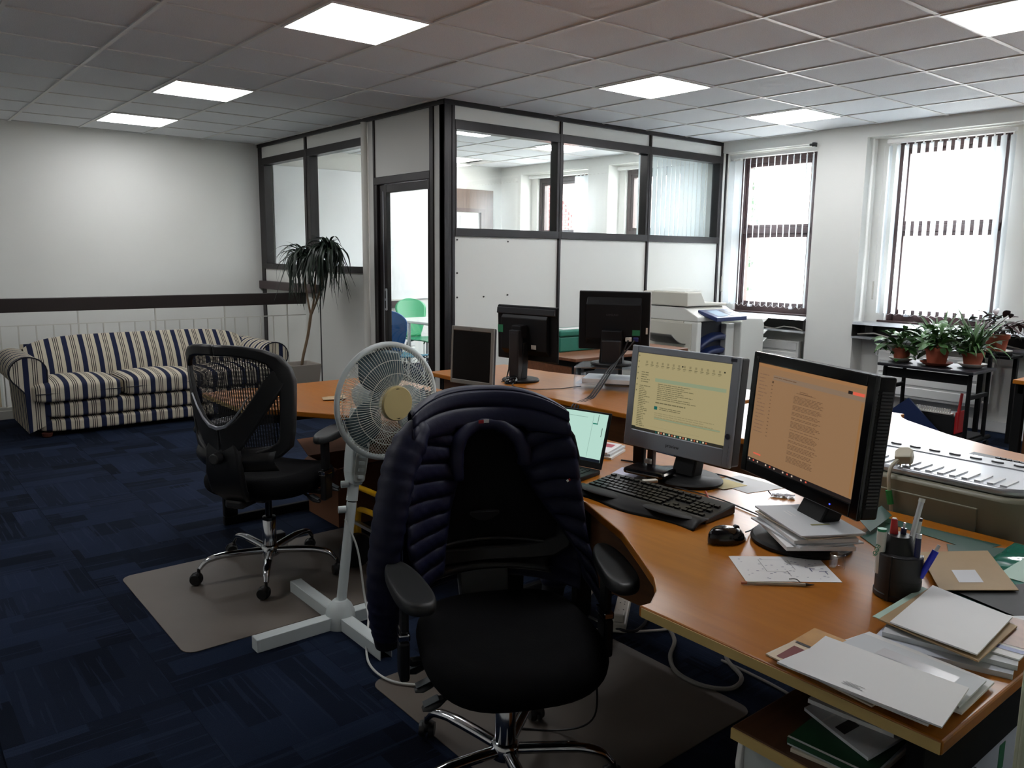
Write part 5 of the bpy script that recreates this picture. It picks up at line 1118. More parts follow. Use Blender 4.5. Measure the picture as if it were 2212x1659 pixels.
fi = B().prism([(5.94, 0.05), (6.33, 0.05), (6.33, 0.80), (6.29, 0.86), (5.98, 0.875), (5.94, 0.84)], 1.47, 2.10).xf(Matrix(((1, 0, 0, 0), (0, 0, 1, 0), (0, 1, 0, 0), (0, 0, 0, 1)))).obj('finisher', CPW2, cp_, bev=0.012)
for z0 in (0.80, 0.68, 0.60): B().grid(lambda u, v_, z0=z0: Vector((6.33+0.13*u, 1.52+0.5*v_, z0+0.05*u*u)), 6, 2).obj('finisher_tray', CPW2, cp_, True, thick=0.008)
for x in (5.36, 5.86, 6.26):
    for y in (1.72, 2.05): B().cyl((x, y-0.01, 0.026), (x, y+0.01, 0.026), 0.026, seg=14).obj('caster', BLACKP, cp_, True)
# green case on the brown desk
gc = T('green_case', 'green plastic carrying case with black handle on the brown desk', 'case', (3.75, 1.42, 0.724), 0)
GC = M('case_green', (20, 112, 92), 0.4)
box('body', -0.34, 0.34, -0.11, 0.11, 0, 0.115, GC, gc, bev=0.010); box('lid', -0.345, 0.345, -0.115, 0.115, 0.117, 0.165, GC, gc, bev=0.012)
B().tube([(-0.06, -0.115, 0.03), (-0.07, -0.14, 0.035), (-0.07, -0.145, 0.08), (-0.05, -0.145, 0.09), (0.05, -0.145, 0.09), (0.07, -0.145, 0.08), (0.07, -0.14, 0.035), (0.06, -0.115, 0.03)], 0.009, 8).obj('handle', BLACKP, gc, True)
for x in (-0.13, 0.13): box('latch', x-0.018, x+0.018, -0.124, -0.112, 0.075, 0.145, ALU, gc, bev=0.003)
box('lid_label', -0.25, 0.1, -0.05, 0.06, 0.1652, 0.1656, M('paper_white', (226, 226, 226), 0.7), gc)
tag(box('loose_papers', 3.95, 4.25, 1.02, 1.24, 0.7245, 0.733, M('paper_white', (226, 226, 226), 0.7)), 'few white papers on the brown desk beside the green case', 'papers')

# ================================================================ portable air conditioner between the desks
ACG = M('ac_olive_grey', (132, 130, 112), 0.45); ACS = M('ac_silver', (186, 190, 196), 0.28, metal=0.6)
ac = T('air_conditioner', 'grey portable air conditioner with silver top between the desks', 'air conditioner', (1.82, -2.15, 0), world=True)
poly = [(1.63, -1.88)]+[(1.63, -2.30)]+arc((1.72, -2.36), 0.09, 180, 270, 6)+[(1.90, -2.45)]+arc((1.93, -2.35), 0.10, 270, 360, 6)+[(2.03, -1.88)]
B().prism(poly, 0.06, 0.815).obj('body', ACG, ac, True, bev=0.010, ang=30)
pt = [(1.655, -1.88), (1.655, -2.30)]+arc((1.735, -2.35), 0.08, 180, 270, 6)+[(1.90, -2.43)]+arc((1.93, -2.34), 0.085, 270, 360, 6)+[(2.015, -1.88)]
B().prism(pt, 0.815, 0.838).obj('top_panel', ACS, ac, True, bev=0.008, ang=30)
box('button_strip', 1.905, 1.985, -2.38, -1.90, 0.838, 0.841, M('ac_panel_pale', (206, 210, 216), 0.3), ac)
for i in range(7): B().tube([(1.945+0.008*math.cos(rad(a)), -1.94-i*0.062+0.016*math.sin(rad(a)), 0.843) for a in range(100, 261, 20)], 0.003, 5).obj('button', DKGREY, ac)
for i in range(14): box('louvre', 1.675, 1.765, -2.37+i*0.0335, -2.353+i*0.0335, 0.838, 0.842, M('ac_louvre', (232, 234, 238), 0.25), ac, R=None)
box('rear_panel', 1.624, 1.632, -2.32, -1.90, 0.50, 0.775, ACG, ac, bev=0.003)
for i in range(17): box('grille_slot', 1.622, 1.631, -2.31+i*0.025, -2.298+i*0.025, 0.36, 0.48, BLACKP, ac)
B().cyl((1.70, -2.46, 0.55), (1.73, -2.44, 0.55), 0.06, seg=24).obj('hose_socket', DKGREY, ac)
box('rating_label', 1.87, 1.91, -2.4535, -2.4505, 0.70, 0.74, WHITEG, ac); B().cyl((1.64, -2.36, 0.76), (1.66, -2.40, 0.76), 0.008, seg=10).obj('screw', ALU, ac)
pg = B(); pgt = T('power_plug', 'white three-pin plug resting on the air conditioner with its cable', 'plug', (1.70, -2.08, 0.848), world=True)
CABW = M('cable_offwhite', (186, 180, 160), 0.5)
B().prism([(-0.026, -0.024), (0.012, -0.026), (0.028, -0.014), (0.028, 0.014), (0.012, 0.026), (-0.026, 0.024)], 0, 0.030, Matrix.Translation((1.69, -2.085, 0.855)) @ Matrix.Rotation(rad(-25), 4, 'Y') @ Matrix.Rotation(rad(20), 4, 'Z')).obj('body', CABW, pgt, bev=0.006)
for dx, dy in ((0.02, 0.0), (-0.008, 0.013), (-0.008, -0.013)): B().box(dx-0.003, dx+0.003, dy-0.002, dy+0.002, -0.018, 0.0, R=Matrix.Translation((1.69, -2.085, 0.855)) @ Matrix.Rotation(rad(-25), 4, 'Y') @ Matrix.Rotation(rad(20), 4, 'Z')).obj('pin', M('brass', (180, 150, 80), 0.3, metal=1), pgt)
B().tube(spline([(1.665, -2.08, 0.862), (1.625, -2.075, 0.84), (1.608, -2.08, 0.80), (1.605, -2.095, 0.72), (1.605, -2.105, 0.60), (1.61, -2.10, 0.4)], 6), 0.0055, 8).obj('lead', CABW, pgt, True)
B().cyl((1.605, -2.083, 0.775), (1.605, -2.093, 0.735), 0.009, seg=10).obj('cable_flag', M('flag_green', (40, 150, 80), 0.5), pgt)
tag(B().tube(spline([(1.622, -2.24, 0.70), (1.612, -2.235, 0.705), (1.605, -2.22, 0.69), (1.604, -2.20, 0.64), (1.608, -2.18, 0.5)], 6), 0.0065, 8).obj('outlet_cable', CABW, smooth=True), 'short white cable looping out of the air conditioner rear', 'cable')

# ================================================================ plant trolley by the window
tr_ = T('plant_trolley', 'black metal computer trolley carrying the potted plants', 'trolley', (5.9, -0.42, 0), world=True)
for y in (-0.10, -0.74):
    B().tube(spline([(5.66, y, 0.10), (5.66, y, 0.56), (5.67, y, 0.60)], 3), 0.016, 10).obj('front_leg', BLKM, tr_, True)
    B().tube(spline([(6.00, y, 0.10), (6.0, y, 0.66), (6.02, y, 0.72), (6.10, y, 0.74)], 4), 0.016, 10).obj('rear_leg', BLKM, tr_, True)
    B().tube([(5.58, y, 0.085), (6.12, y, 0.085)], 0.018, 10).obj('foot_bar', BLKM, tr_, True)
    for x in (5.62, 6.08): B().cyl((x, y-0.012, 0.032), (x, y+0.012, 0.032), 0.028, seg=14).obj('caster', BLACKP, tr_, True)
    box('side_rail', 5.66, 6.0, y-0.012, y+0.012, 0.42, 0.45, BLKM, tr_)
B().tube(spline([(6.05, -0.06, 0.66), (6.09, -0.10, 0.735), (6.1, -0.2, 0.745), (6.1, -0.7, 0.745), (6.1, -0.85, 0.74)], 5), 0.014, 10).obj('rear_bar', BLKM, tr_, True)
box('top_shelf', 5.60, 6.04, -0.78, -0.06, 0.615, 0.640, M('trolley_shelf', (34, 34, 40), 0.35), tr_, bev=0.006)
box('apron', 5.66, 5.68, -0.74, -0.10, 0.53, 0.60, BLKM, tr_); box('lower_shelf', 5.64, 6.04, -0.74, -0.10, 0.10, 0.118, BLKM, tr_, bev=0.004)
bm2 = T('binding_machine', 'black comb binding machine with a red lever on the trolley shelf', 'binding machine', (5.86, -0.44, 0.118), world=True)
box('body', 5.76, 5.98, -0.62, -0.22, 0.118, 0.27, BLACKP, bm2, bev=0.01); box('comb_bar', 5.74, 5.80, -0.60, -0.24, 0.275, 0.285, PALEM, bm2)
for i in range(18): box('comb_tooth', 5.745, 5.755, -0.59+i*0.019, -0.58+i*0.019, 0.285, 0.318, PALEM, bm2)
RED = M('lever_red', (176, 30, 34), 0.4)
B().tube([(5.80, -0.625, 0.16), (5.80, -0.63, 0.30), (5.83, -0.63, 0.44)], 0.012, 8).obj('lever', RED, bm2, True); box('side_plate', 5.76, 5.92, -0.632, -0.62, 0.125, 0.30, RED, bm2, bev=0.01); box('side_plate', 5.78, 5.90, -0.22, -0.21, 0.125, 0.26, RED, bm2, bev=0.01)
B().prism([(-0.25, 0.118), (-0.52, 0.118), (-0.24, 0.355)][::-1]+[(-0.16, 0.30)], 5.70, 5.715).xf(Matrix(((0, 0, 1, 0), (1, 0, 0, 0), (0, 1, 0, 0), (0, 0, 0, 1)))).obj('folder', M('navy_folder', (20, 40, 84), 0.5)) if False else None
tag(B().prism([(-0.13, 0.119), (-0.56, 0.119), (-0.285, 0.37), (-0.16, 0.26)], 5.70, 5.714).xf(Matrix(((0, 0, 1, 0), (1, 0, 0, 0), (0, 1, 0, 0), (0, 0, 0, 1)))).obj('blue_folder', M('navy_folder', (20, 40, 84), 0.5)), 'dark blue folder leaning against the binding machine', 'folder')
TERRA = M('terracotta', (150, 74, 50), 0.8, var=0.12, vscale=20); DISH = M('white_dish', (222, 220, 210), 0.25); SOIL = M('soil', (44, 34, 28), 0.95, bump=0.6, bscale=60)
gl1 = [leaf_mesh('leaf', L, 0.016, GLEAF, b_, 0.5, 8) for L, b_ in ((0.22, 1.9), (0.26, 1.2), (0.18, 2.4), (0.28, 0.7))]
LEAFB = M('leaf_broad', (66, 104, 52), 0.4, var=0.35, vscale=16); LEAFR = M('leaf_maroon', (62, 36, 38), 0.5, var=0.3, vscale=14)
def broad(name, L, w_, mat):
    return B().grid(lambda u, v_: Vector((L*u, (v_-0.5)*w_*math.sin(PI*min(1, u*0.97+0.03))**0.7, 0.15*L*math.sin(u*2.2)-0.25*L*u*u+abs(v_-0.5)*w_*0.25)), 6, 2).mesh(name, mat, True, 80)
gb = [broad('leaf', 0.09, 0.045, LEAFB), broad('leaf', 0.07, 0.036, LEAFB)]; mb = [broad('leaf', 0.075, 0.032, LEAFR), broad('leaf', 0.06, 0.028, M('leaf_greyish', (70, 84, 72), 0.5))]
def plant(label, x, y, z, r, h, seed, style, dish=True, n=34, pot=None, dmat=None):
    rn = random.Random(seed); t = T('potted_plant', label, 'plant', (x, y, z), group='potted plants on the trolley')
    dh = 0.03 if dish else 0
    if dish: B().lathe([(r*0.8, 0), (r*1.35, dh), (r*1.38, dh+0.004), (r*1.30, dh+0.004), (r*0.78, 0.006)], 28).obj('saucer', dmat or DISH, t, True)
    B().lathe([(r*0.74, 0.008), (r*0.97, h*0.80), (r*1.06, h*0.80), (r*1.08, h), (r*0.98, h), (r*0.93, h*0.85)], 28).obj('pot', pot or TERRA, t, True)
    B().lathe([(r*0.93, h*0.86), (r*0.5, h*0.90), (0.001, h*0.91)], 20, cap=False).obj('soil', SOIL, t)
    for i in range(n):
        if style == 'strap': inst('leaf', rn.choice(gl1), t, (rn.uniform(-.03, .03), rn.uniform(-.03, .03), h*0.88), (0, rn.uniform(-0.55, 0.25), rn.uniform(0, 2*PI)), (rn.uniform(1.1, 1.75),)*3)
        else:
            a = rn.uniform(0, 2*PI); e = rn.uniform(0.02, r*1.9); zz = h*0.9+rn.uniform(0.0, 0.16)-max(0, e-r)*rn.uniform(0.2, 1.6)
            inst('leaf', rn.choice(gb if style == 'broad' else mb), t, (e*math.cos(a), e*math.sin(a), zz), (rn.uniform(-0.4, 0.4), rn.uniform(-0.7, 0.6), a+rn.uniform(-0.7, 0.7)), (rn.uniform(1.0, 1.7),)*3)
    if style != 'strap':
        for i in range(7):
            a = rn.uniform(0, 2*PI); e = r*rn.uniform(1, 1.8); B().tube(spline([(0, 0, h*0.88), (e*0.5*math.cos(a), e*0.5*math.sin(a), h+0.07), (e*math.cos(a), e*math.sin(a), h+0.02)], 4), 0.0025, 5).obj('stem', GLEAF if style == 'broad' else LEAFR, t)
    return t
plant('small potted plant in a white patterned dish at the left of the trolley', 5.79, -0.16, 0.640, 0.068, 0.11, 1, 'broad', n=64)
plant('leafy plant in the large orange terracotta pot on the trolley', 5.74, -0.455, 0.640, 0.085, 0.15, 2, 'broad', n=96, dmat=TERRA)
plant('spider plant with long arching leaves at the right of the trolley', 5.88, -0.66, 0.640, 0.075, 0.12, 3, 'strap', n=84)
plant('taller spider plant at the back of the trolley', 5.93, -0.36, 0.640, 0.07, 0.13, 6, 'strap', n=70)
t4 = plant('maroon-leaved plant in a terracotta pot and white dish by the window sill', 6.30, -0.665, 0.715, 0.085, 0.16, 4, 'maroon', n=76)
pst = T('plant_shelf', 'narrow dark shelf holding the maroon-leaved plant beside the trolley', 'shelf', (6.3, -0.66, 0), world=True)
box('board', 6.16, 6.44, -0.82, -0.50, 0.695, 0.715, BLKM, pst, bev=0.004)
for y in (-0.80, -0.55): box('leg', 6.38, 6.42, y, y+0.03, 0, 0.695, BLKM, pst)
for x_, z_ in ((6.33, 0.88), (6.36, 0.93)): pass
# maroon trailing stems to the right
for i in range(9):
    rn = random.Random(40+i); P = spline([(0, 0, 0.15), (0.02, -0.10, 0.22+0.03*rn.random()), (0.03+0.02*rn.random(), -0.20-0.04*i*rn.random(), 0.23+0.05*rn.random()), (0.04, -0.26-0.05*rn.random()*i*0.5, 0.14+0.08*rn.random())], 4)
    B().tube(P, 0.003, 5).obj('stem', LEAFR, t4)
    for q in P[3::2]: inst('leaf', rn.choice(mb), t4, q, (rn.uniform(-1, 1), rn.uniform(0.2, 1.2), rn.uniform(-2.2, -0.8)), (0.9,)*3)
INK = M('ink_blue', (70, 72, 120), 0.7); INKB = M('ink_black', (50, 48, 50), 0.7); INKG = M('ink_grey', (140, 138, 140), 0.7)
# ================================================================ floor mats, things under the desks
MAT = M('floor_mat_grey', (98, 90, 82), 0.6, var=0.12, vscale=6)
def mat(label, x0, x1, y0, y1, r=0.05):
    poly = arc((x1-r, y1-r), r, 0, 90, 5)+arc((x0+r, y1-r), r, 90, 180, 5)+arc((x0+r, y0+r), r, 180, 270, 5)+arc((x1-r, y0+r), r, 270, 360, 5)
    tag(B().prism(poly, 0.0005, 0.0038).obj('floor_mat', MAT, bev=0.001), label, 'floor mat', 'chair mats')
mat('grey-brown floor mat under the mesh-back chair', 0.10, 1.25, -0.30, 0.60); mat('grey-brown floor mat under the near office chair', 0.53, 1.42, -1.80, -0.88)
cb_ = T('cardboard_box', 'brown cardboard box under the left desk', 'box', (1.37, 0.80, 0))
CARD = M('cardboard', (122, 78, 52), 0.85, var=0.1, vscale=8)
b = B(); b.box(-0.18, 0.18, -0.18, -0.176, 0, 0.32).box(-0.18, 0.18, 0.176, 0.18, 0, 0.32).box(-0.18, -0.176, -0.176, 0.176, 0, 0.32).box(0.176, 0.18, -0.176, 0.176, 0, 0.32).box(-0.176, 0.176, -0.176, 0.176, 0, 0.004); b.obj('carton', CARD, cb_)
for a, q in ((0, 25), (90, -35), (180, 20), (270, 10)):
    B().box(-0.176, 0.176, 0, 0.16, -0.002, 0.002, R=Matrix.Rotation(rad(a), 4, 'Z') @ Matrix.Translation((0, 0.179, 0.321)) @ Matrix.Rotation(rad(q), 4, 'X')).obj('flap', CARD, cb_)
ht = T('hand_truck', 'folding hand truck with a yellow tube frame under the left desk', 'hand truck', (1.15, -0.02, 0))
YEL = M('yellow_enamel', (222, 168, 24), 0.35)
B().tube(spline([(-0.10, 0.16, 0.10), (-0.11, 0.14, 0.24), (-0.11, 0.08, 0.27), (-0.11, -0.20, 0.275)], 5), 0.013, 10).obj('frame_tube', YEL, ht, True)
B().tube(spline([(-0.12, 0.17, 0.30), (-0.12, 0.16, 0.36), (-0.12, 0.10, 0.375), (-0.12, -0.20, 0.38)], 5), 0.013, 10).obj('frame_tube', YEL, ht, True)
B().tube([(-0.11, 0.165, 0.12), (-0.12, 0.17, 0.32)], 0.013, 10).obj('frame_tube', YEL, ht, True)
box('toe_plate', -0.1, 0.2, -0.2, 0.18, 0.0, 0.006, ALU, ht); box('cross_bar', -0.13, -0.11, -0.2, 0.16, 0.19, 0.205, ALU, ht)
for y in (0.10, -0.22): B().cyl((-0.15, y-0.02, 0.08), (-0.15, y+0.02, 0.08), 0.08, seg=24).obj('wheel', BLACKP, ht, True, bev=0.006)
# pc tower and shoes-like levers hidden in shade: small black box on the frame of the left desk
pc = T('power_adapter', 'small black power adapter strapped under the left desk edge', 'power adapter', (0.83, 0.62, 0.0)); box('body', -0.05, 0.05, -0.03, 0.03, 0, 0.05, BLACKP, pc, bev=0.006); box('rib', -0.04, 0.04, -0.031, -0.029, 0.02, 0.03, DKGREY, pc)
# extension lead and cables on the floor under the near desk
PW = M('strip_white', (196, 192, 182), 0.5)
ps = T('power_strip', 'white multi-socket extension lead on the floor under the near desk', 'power strip', (1.60, -1.05, 0), rad(38))
box('body', -0.16, 0.16, -0.028, 0.028, 0.0, 0.04, PW, ps, bev=0.006)
for i in range(4):
    for dx, dy in ((0.0, 0.010), (-0.011, -0.008), (0.011, -0.008)): box('socket_hole', -0.115+i*0.075+dx-0.003, -0.115+i*0.075+dx+0.003, dy-0.0025, dy+0.0025, 0.0398, 0.0404, BLACKP, ps)
B().box(-0.155, -0.11, -0.022, 0.022, 0.041, 0.075).obj('adapter_plug', PW, ps, bev=0.006); B().box(0.09, 0.13, -0.022, 0.022, 0.041, 0.07).obj('adapter_plug', PW, ps, bev=0.006)
def cable(label, pts, r, m, n=8): return tag(B().tube(spline(pts, n), r, 8).obj('cable', m, smooth=True), label, 'cable', 'floor cables')
GREYC = M('cable_grey', (120, 118, 112), 0.5)
cable('thick grey cable curling in a loop on the floor under the near desk', [(1.66, -1.24, 0.012), (1.58, -1.34, 0.012), (1.47, -1.41, 0.012), (1.40, -1.50, 0.012), (1.40, -1.61, 0.012), (1.46, -1.68, 0.012), (1.55, -1.66, 0.012), (1.61, -1.56, 0.012), (1.68, -1.50, 0.012)], 0.008, GREYC)
cable('grey cable running on the floor towards the drawer unit', [(1.60, -1.54, 0.010), (1.60, -1.66, 0.010), (1.59, -1.80, 0.010), (1.55, -2.0, 0.010)], 0.005, GREYC)
cable('black cable with a thick clip below the extension lead', [(1.44, -1.02, 0.03), (1.46, -1.10, 0.02), (1.50, -1.19, 0.015), (1.57, -1.19, 0.02), (1.64, -1.16, 0.04)], 0.006, BLACKP)
cable('white cable lying across the floor below the extension lead', [(1.38, -1.05, 0.01), (1.48, -1.16, 0.01), (1.60, -1.24, 0.01), (1.74, -1.30, 0.01)], 0.005, PW)
cable('pale cable arching behind the extension lead', [(1.55, -0.88, 0.01), (1.66, -0.90, 0.10), (1.76, -0.98, 0.09), (1.76, -1.06, 0.05)], 0.006, PW)
cable('black cable crossing above the extension lead', [(1.58, -0.98, 0.06), (1.68, -0.98, 0.075), (1.80, -1.0, 0.09)], 0.007, BLACKP)
cable('thin black cable hanging below the near chair seat', [(0.80, -1.66, 0.40), (0.83, -1.66, 0.25), (0.86, -1.62, 0.10), (0.84, -1.50, 0.012), (0.70, -1.36, 0.012)], 0.003, BLACKP)
# ================================================================ drawer unit with magazines below the near desk
pd = T('drawer_unit', 'low drawer unit with brown top and white drawer front under the near desk', 'drawer unit', (0.76, -2.5, 0), world=True)
DTOP = wood('drawer_top', (70, 44, 26), (92, 60, 36), 0.5, axis=0)
box('carcass', 0.53, 1.05, -2.595, -2.35, 0.03, 0.555, wood('orange_side', (150, 90, 44), (172, 108, 58), 0.45, axis=2), pd, bev=0.003)
box('top', 0.485, 1.06, -2.60, -2.345, 0.555, 0.580, DTOP, pd, bev=0.004); box('top_edge', 0.482, 0.486, -2.598, -2.347, 0.557, 0.578, EDGE, pd)
for i, (z0, z1) in enumerate(((0.40, 0.55), (0.24, 0.395), (0.05, 0.235))): box('drawer', 0.508, 0.53, -2.59, -2.36, z0, z1, M('drawer_white', (196, 204, 202), 0.4), pd, bev=0.003)
B().prism([(0.505, 0.40), (0.53, 0.40), (0.53, 0.55), (0.505, 0.55), (0.498, 0.50), (0.506, 0.45)], -2.36, -2.349).xf(Matrix(((1, 0, 0, 0), (0, 0, 1, 0), (0, 1, 0, 0), (0, 0, 0, 1)))).obj('grip_strip', WHITEG, pd, bev=0.002)
for x in (0.56, 1.0):
    for y in (-2.57, -2.39): B().cyl((x, y-0.01, 0.018), (x, y+0.01, 0.018), 0.018, seg=12).obj('caster', BLACKP, pd)
PAP = M('paper_white', (240, 240, 240), 0.7); PAP2 = M('paper_cool', (206, 210, 214), 0.7); PAP3 = M('paper_warm', (214, 206, 190), 0.7); GRN = M('folder_green', (26, 72, 44), 0.55); BRE = M('envelope_brown', (166, 140, 104), 0.75, var=0.05, vscale=30); MINT = M('paper_mint', (176, 204, 190), 0.7)
def slab(name, label, cat, corners, z0, th, mat_, group=None, curl=0.0, par=None):
    """thin sheet or booklet from 4 corners in room x,y; curl lifts the far corner"""
    n = 8; C4 = [Vector((c[0], c[1], 0)) for c in corners]
    def top(u, v_):
        p = (C4[0]*(1-u)+C4[1]*u)*(1-v_)+(C4[3]*(1-u)+C4[2]*u)*v_
        return p+Vector((0, 0, z0+th+curl*(u*u*0.6+v_*v_*0.5)))
    b = B(); b.grid(top, n, n)
    b.add([top(i/n, 0) for i in range(n+1)]+[top(i/n, 0)-Vector((0, 0, th)) for i in range(n+1)], [(i, n+1+i, n+2+i, i+1) for i in range(n)])
    b.add([top(i/n, 1) for i in range(n+1)]+[top(i/n, 1)-Vector((0, 0, th)) for i in range(n+1)], [(i, i+1, n+2+i, n+1+i) for i in range(n)])
    b.add([top(0, i/n) for i in range(n+1)]+[top(0, i/n)-Vector((0, 0, th)) for i in range(n+1)], [(i, i+1, n+2+i, n+1+i) for i in range(n)])
    b.add([top(1, i/n) for i in range(n+1)]+[top(1, i/n)-Vector((0, 0, th)) for i in range(n+1)], [(i, n+1+i, n+2+i, i+1) for i in range(n)])
    b.grid(lambda u, v_: top(v_, u)-Vector((0, 0, th)), n, n)
    o = b.obj(name, mat_, par); 
    if par is None: tag(o, label, cat, group)
    return o, top
def mark(sheet, top, rects, mat_, name='print'):
    """flat print on a sheet: rects in the sheet's u,v"""
    b = B()
    off = Vector(sheet.location) if sheet.parent is None else Vector((0, 0, 0))
    for u0, u1, v0, v1 in rects:
        for i in range(2):
            a, c = u0+(u1-u0)*i/2, u0+(u1-u0)*(i+1)/2
            b.add([top(a, v0)+Vector((0, 0, 0.0006))-off, top(c, v0)+Vector((0, 0, 0.0006))-off, top(c, v1)+Vector((0, 0, 0.0006))-off, top(a, v1)+Vector((0, 0, 0.0006))-off], [(0, 1, 2, 3)])
    o = b.obj(name, mat_, sheet); o['kind'] = 'stuff'; return o
z = 0.5805
for i, (nm, lab, c, th, m_) in enumerate((
    ('magazine', 'white magazine at the bottom of the pile on the low drawer unit', [(0.50, -2.46), (0.76, -2.44), (0.78, -2.59), (0.52, -2.595)], 0.007, PAP3),
    ('booklet', 'grey booklet second from the bottom on the low drawer unit', [(0.505, -2.45), (0.77, -2.43), (0.78, -2.585), (0.515, -2.593)], 0.006, PAP2),
    ('ring_binder', 'dark green folder with white edges on the low drawer unit', [(0.50, -2.452), (0.69, -2.44), (0.70, -2.585), (0.51, -2.595)], 0.011, GRN),
    ('magazine', 'grey magazine with a black panel lying over the green folder', [(0.60, -2.425), (0.80, -2.44), (0.75, -2.598), (0.54, -2.58)], 0.006, PAP2),
    ('booklet', 'pale booklet near the top of the pile on the low drawer unit', [(0.62, -2.42), (0.84, -2.40), (0.85, -2.56), (0.63, -2.58)], 0.008, PAP),
    ('booklet', 'white leaflet on top of the pile on the low drawer unit', [(0.66, -2.395), (0.86, -2.43), (0.83, -2.58), (0.63, -2.545)], 0.004, PAP2))):
    o, tp = slab(nm, lab, 'magazine', c, z, th, m_, 'papers on the low drawer unit', 0.006 if i > 2 else 0); z += th+0.0006+(0.004 if i > 3 else 0)
    if i == 3: mark(o, tp, [(0.05, 0.28, 0.45, 0.60)], INKB); mark(o, tp, [(0.0, 1.0, 0.28, 0.31)], PAP)
    if i == 2: mark(o, tp, [(0.0, 0.03, 0.0, 1.0)], PAP)
bxr = T('paper_packet', 'white packet with dark lettering and a green label standing under the desk end', 'packet', (1.05, -2.613, 0), world=True)
CW = M('carton_white', (196, 202, 218), 0.6)
box('packet', 0.74, 1.30, -2.622, -2.602, 0.0, 0.545, CW, bxr, bev=0.006)
text('for European', 0.034, INKB, bxr, frame((0.865, -2.6222, 0.30), (0.28, 0, 0.96), (-0.96, 0, 0.28)), ext=0.0002)
box('green_label', 1.03, 1.06, -2.6228, -2.622, 0.40, 0.46, GSTICK, bxr)
B().tube(spline([(0.78, -2.6222, 0.30), (0.86, -2.6222, 0.255), (0.98, -2.6222, 0.25), (1.25, -2.6222, 0.32)], 6), 0.0012, 5).obj('fold_line', INKG, bxr)
fc = T('filing_cabinet', 'cream filing cabinet edge cut off by the right border of the photo', 'cabinet', (0.82, -3.0, 0), world=True)
CRG = M('cabinet_cream_green', (196, 200, 176), 0.45)
box('body', 0.555, 1.02, -3.20, -2.785, 0.02, 0.98, CRG, fc, bev=0.006)
for i in range(3): dw = box('drawer', 0.543, 0.555, -3.19, -2.795, 0.04+i*0.31, 0.335+i*0.31, CRG, fc, bev=0.004); box('handle', 0.531, 0.543, -3.04, -2.94, 0.25+i*0.31, 0.275+i*0.31, ALU, dw, bev=0.003)

# ================================================================ papers, pen pot and small things on the near desk
ZD = DZ+0.0003
o, tp = slab('written_note', 'white sheet with a hand-drawn plan in blue ink in front of the mouse', 'paper', [(0.90, -2.03), (1.07, -2.17), (0.97, -2.29), (0.80, -2.15)], ZD, 0.0008, PAP, curl=0.0)
ln = []
def seg(u0, v0, u1, v1, w_=0.006): ln.append((min(u0, u1)-w_/2, max(u0, u1)+w_/2, min(v0, v1)-w_/2, max(v0, v1)+w_/2))
for a in ((0.30, 0.15, 0.62, 0.15), (0.62, 0.15, 0.62, 0.55), (0.30, 0.15, 0.30, 0.62), (0.30, 0.62, 0.52, 0.62), (0.52, 0.62, 0.52, 0.80), (0.70, 0.12, 0.95, 0.12), (0.80, 0.55, 0.92, 0.55)): seg(*a)
mark(o, tp, ln, INKG, 'drawn_lines')
rr = random.Random(3); mark(o, tp, [(u, u+rr.uniform(0.012, 0.03), v_, v_+0.012) for u, v_ in ((rr.uniform(0.06, 0.92), rr.uniform(0.08, 0.9)) for _ in range(46))], INK, 'handwriting')
mark(o, tp, [(0.86, 0.95, 0.60, 0.615), (0.92, 0.93, 0.60, 0.72), (0.78, 0.84, 0.5, 0.515), (0.78, 0.79, 0.5, 0.62), (0.75, 0.95, 0.03, 0.055)], INK, 'bold_marks')
pn = T('pencil', 'pale pencil with a pink eraser lying below the written note', 'pencil', (0.84, -2.21, ZD), math.atan2(-0.105, 0.115))
B().cyl((-0.072, 0, 0.004), (0.058, 0, 0.004), 0.0036, seg=6).obj('barrel', M('pencil_pale', (190, 186, 170), 0.5), pn); B().cyl((-0.085, 0, 0.004), (-0.072, 0, 0.004), 0.0034, seg=10).obj('eraser', M('eraser_pink', (206, 140, 110), 0.7), pn); B().cyl((0.058, 0, 0.004), (0.078, 0, 0.004), 0.0036, 0.0006, 10).obj('point', INKB, pn)
B().tube(spline([(0.05, 0.004, 0.004), (0.045, 0.025, 0.006), (0.03, 0.03, 0.004)], 4), 0.0012, 5).obj('string', BLACKP, pn)
tpe = T('tape_roll', 'clear plastic tape cylinder standing beside the written note', 'tape', (1.045, -2.235, DZ)); B().lathe([(0.016, 0), (0.018, 0.001), (0.018, 0.034), (0.016, 0.035)], 24, cap=False).obj('roll', glass('clear_plastic', 0.18, (0.93, 0.93, 0.93), 0.1), tpe, True); B().lathe([(0.014, 0.002), (0.014, 0.033)], 20, cap=False).obj('core', glass('clear_plastic', 0.18, (0.93, 0.93, 0.93), 0.1), tpe, True)
# documents stacked on the foot of the black monitor
z = DZ+0.030
for i, (rot, th, m_, lab, w_, h_) in enumerate(((-8, 0.010, PAP, 'white paper wad at the bottom of the pile under the black monitor', 0.225, 0.17), (4, 0.004, PAP2, 'pale grey folder in the pile under the black monitor', 0.23, 0.175), (-3, 0.009, PAP, 'thick white booklet in the pile under the black monitor', 0.215, 0.165), (8, 0.003, PAP3, 'cream sheet near the top of the pile under the black monitor', 0.22, 0.16), (2, 0.004, PAP2, 'glossy grey leaflet on top of the pile under the black monitor', 0.23, 0.175))):
    ca, sa = math.cos(rad(60+rot)), math.sin(rad(60+rot)); cx, cy = 1.112+0.004*i, -2.105
    cs = [(cx+a*w_/2*ca-b_*h_/2*sa, cy+a*w_/2*sa+b_*h_/2*ca) for a, b_ in ((-1, -1), (1, -1), (1, 1), (-1, 1))]
    o, tp = slab('document', lab, 'papers', cs, z, th, m_, 'papers under the black monitor', 0.006 if i > 2 else 0.0); z += th+0.001+(0.003 if i > 2 else 0)
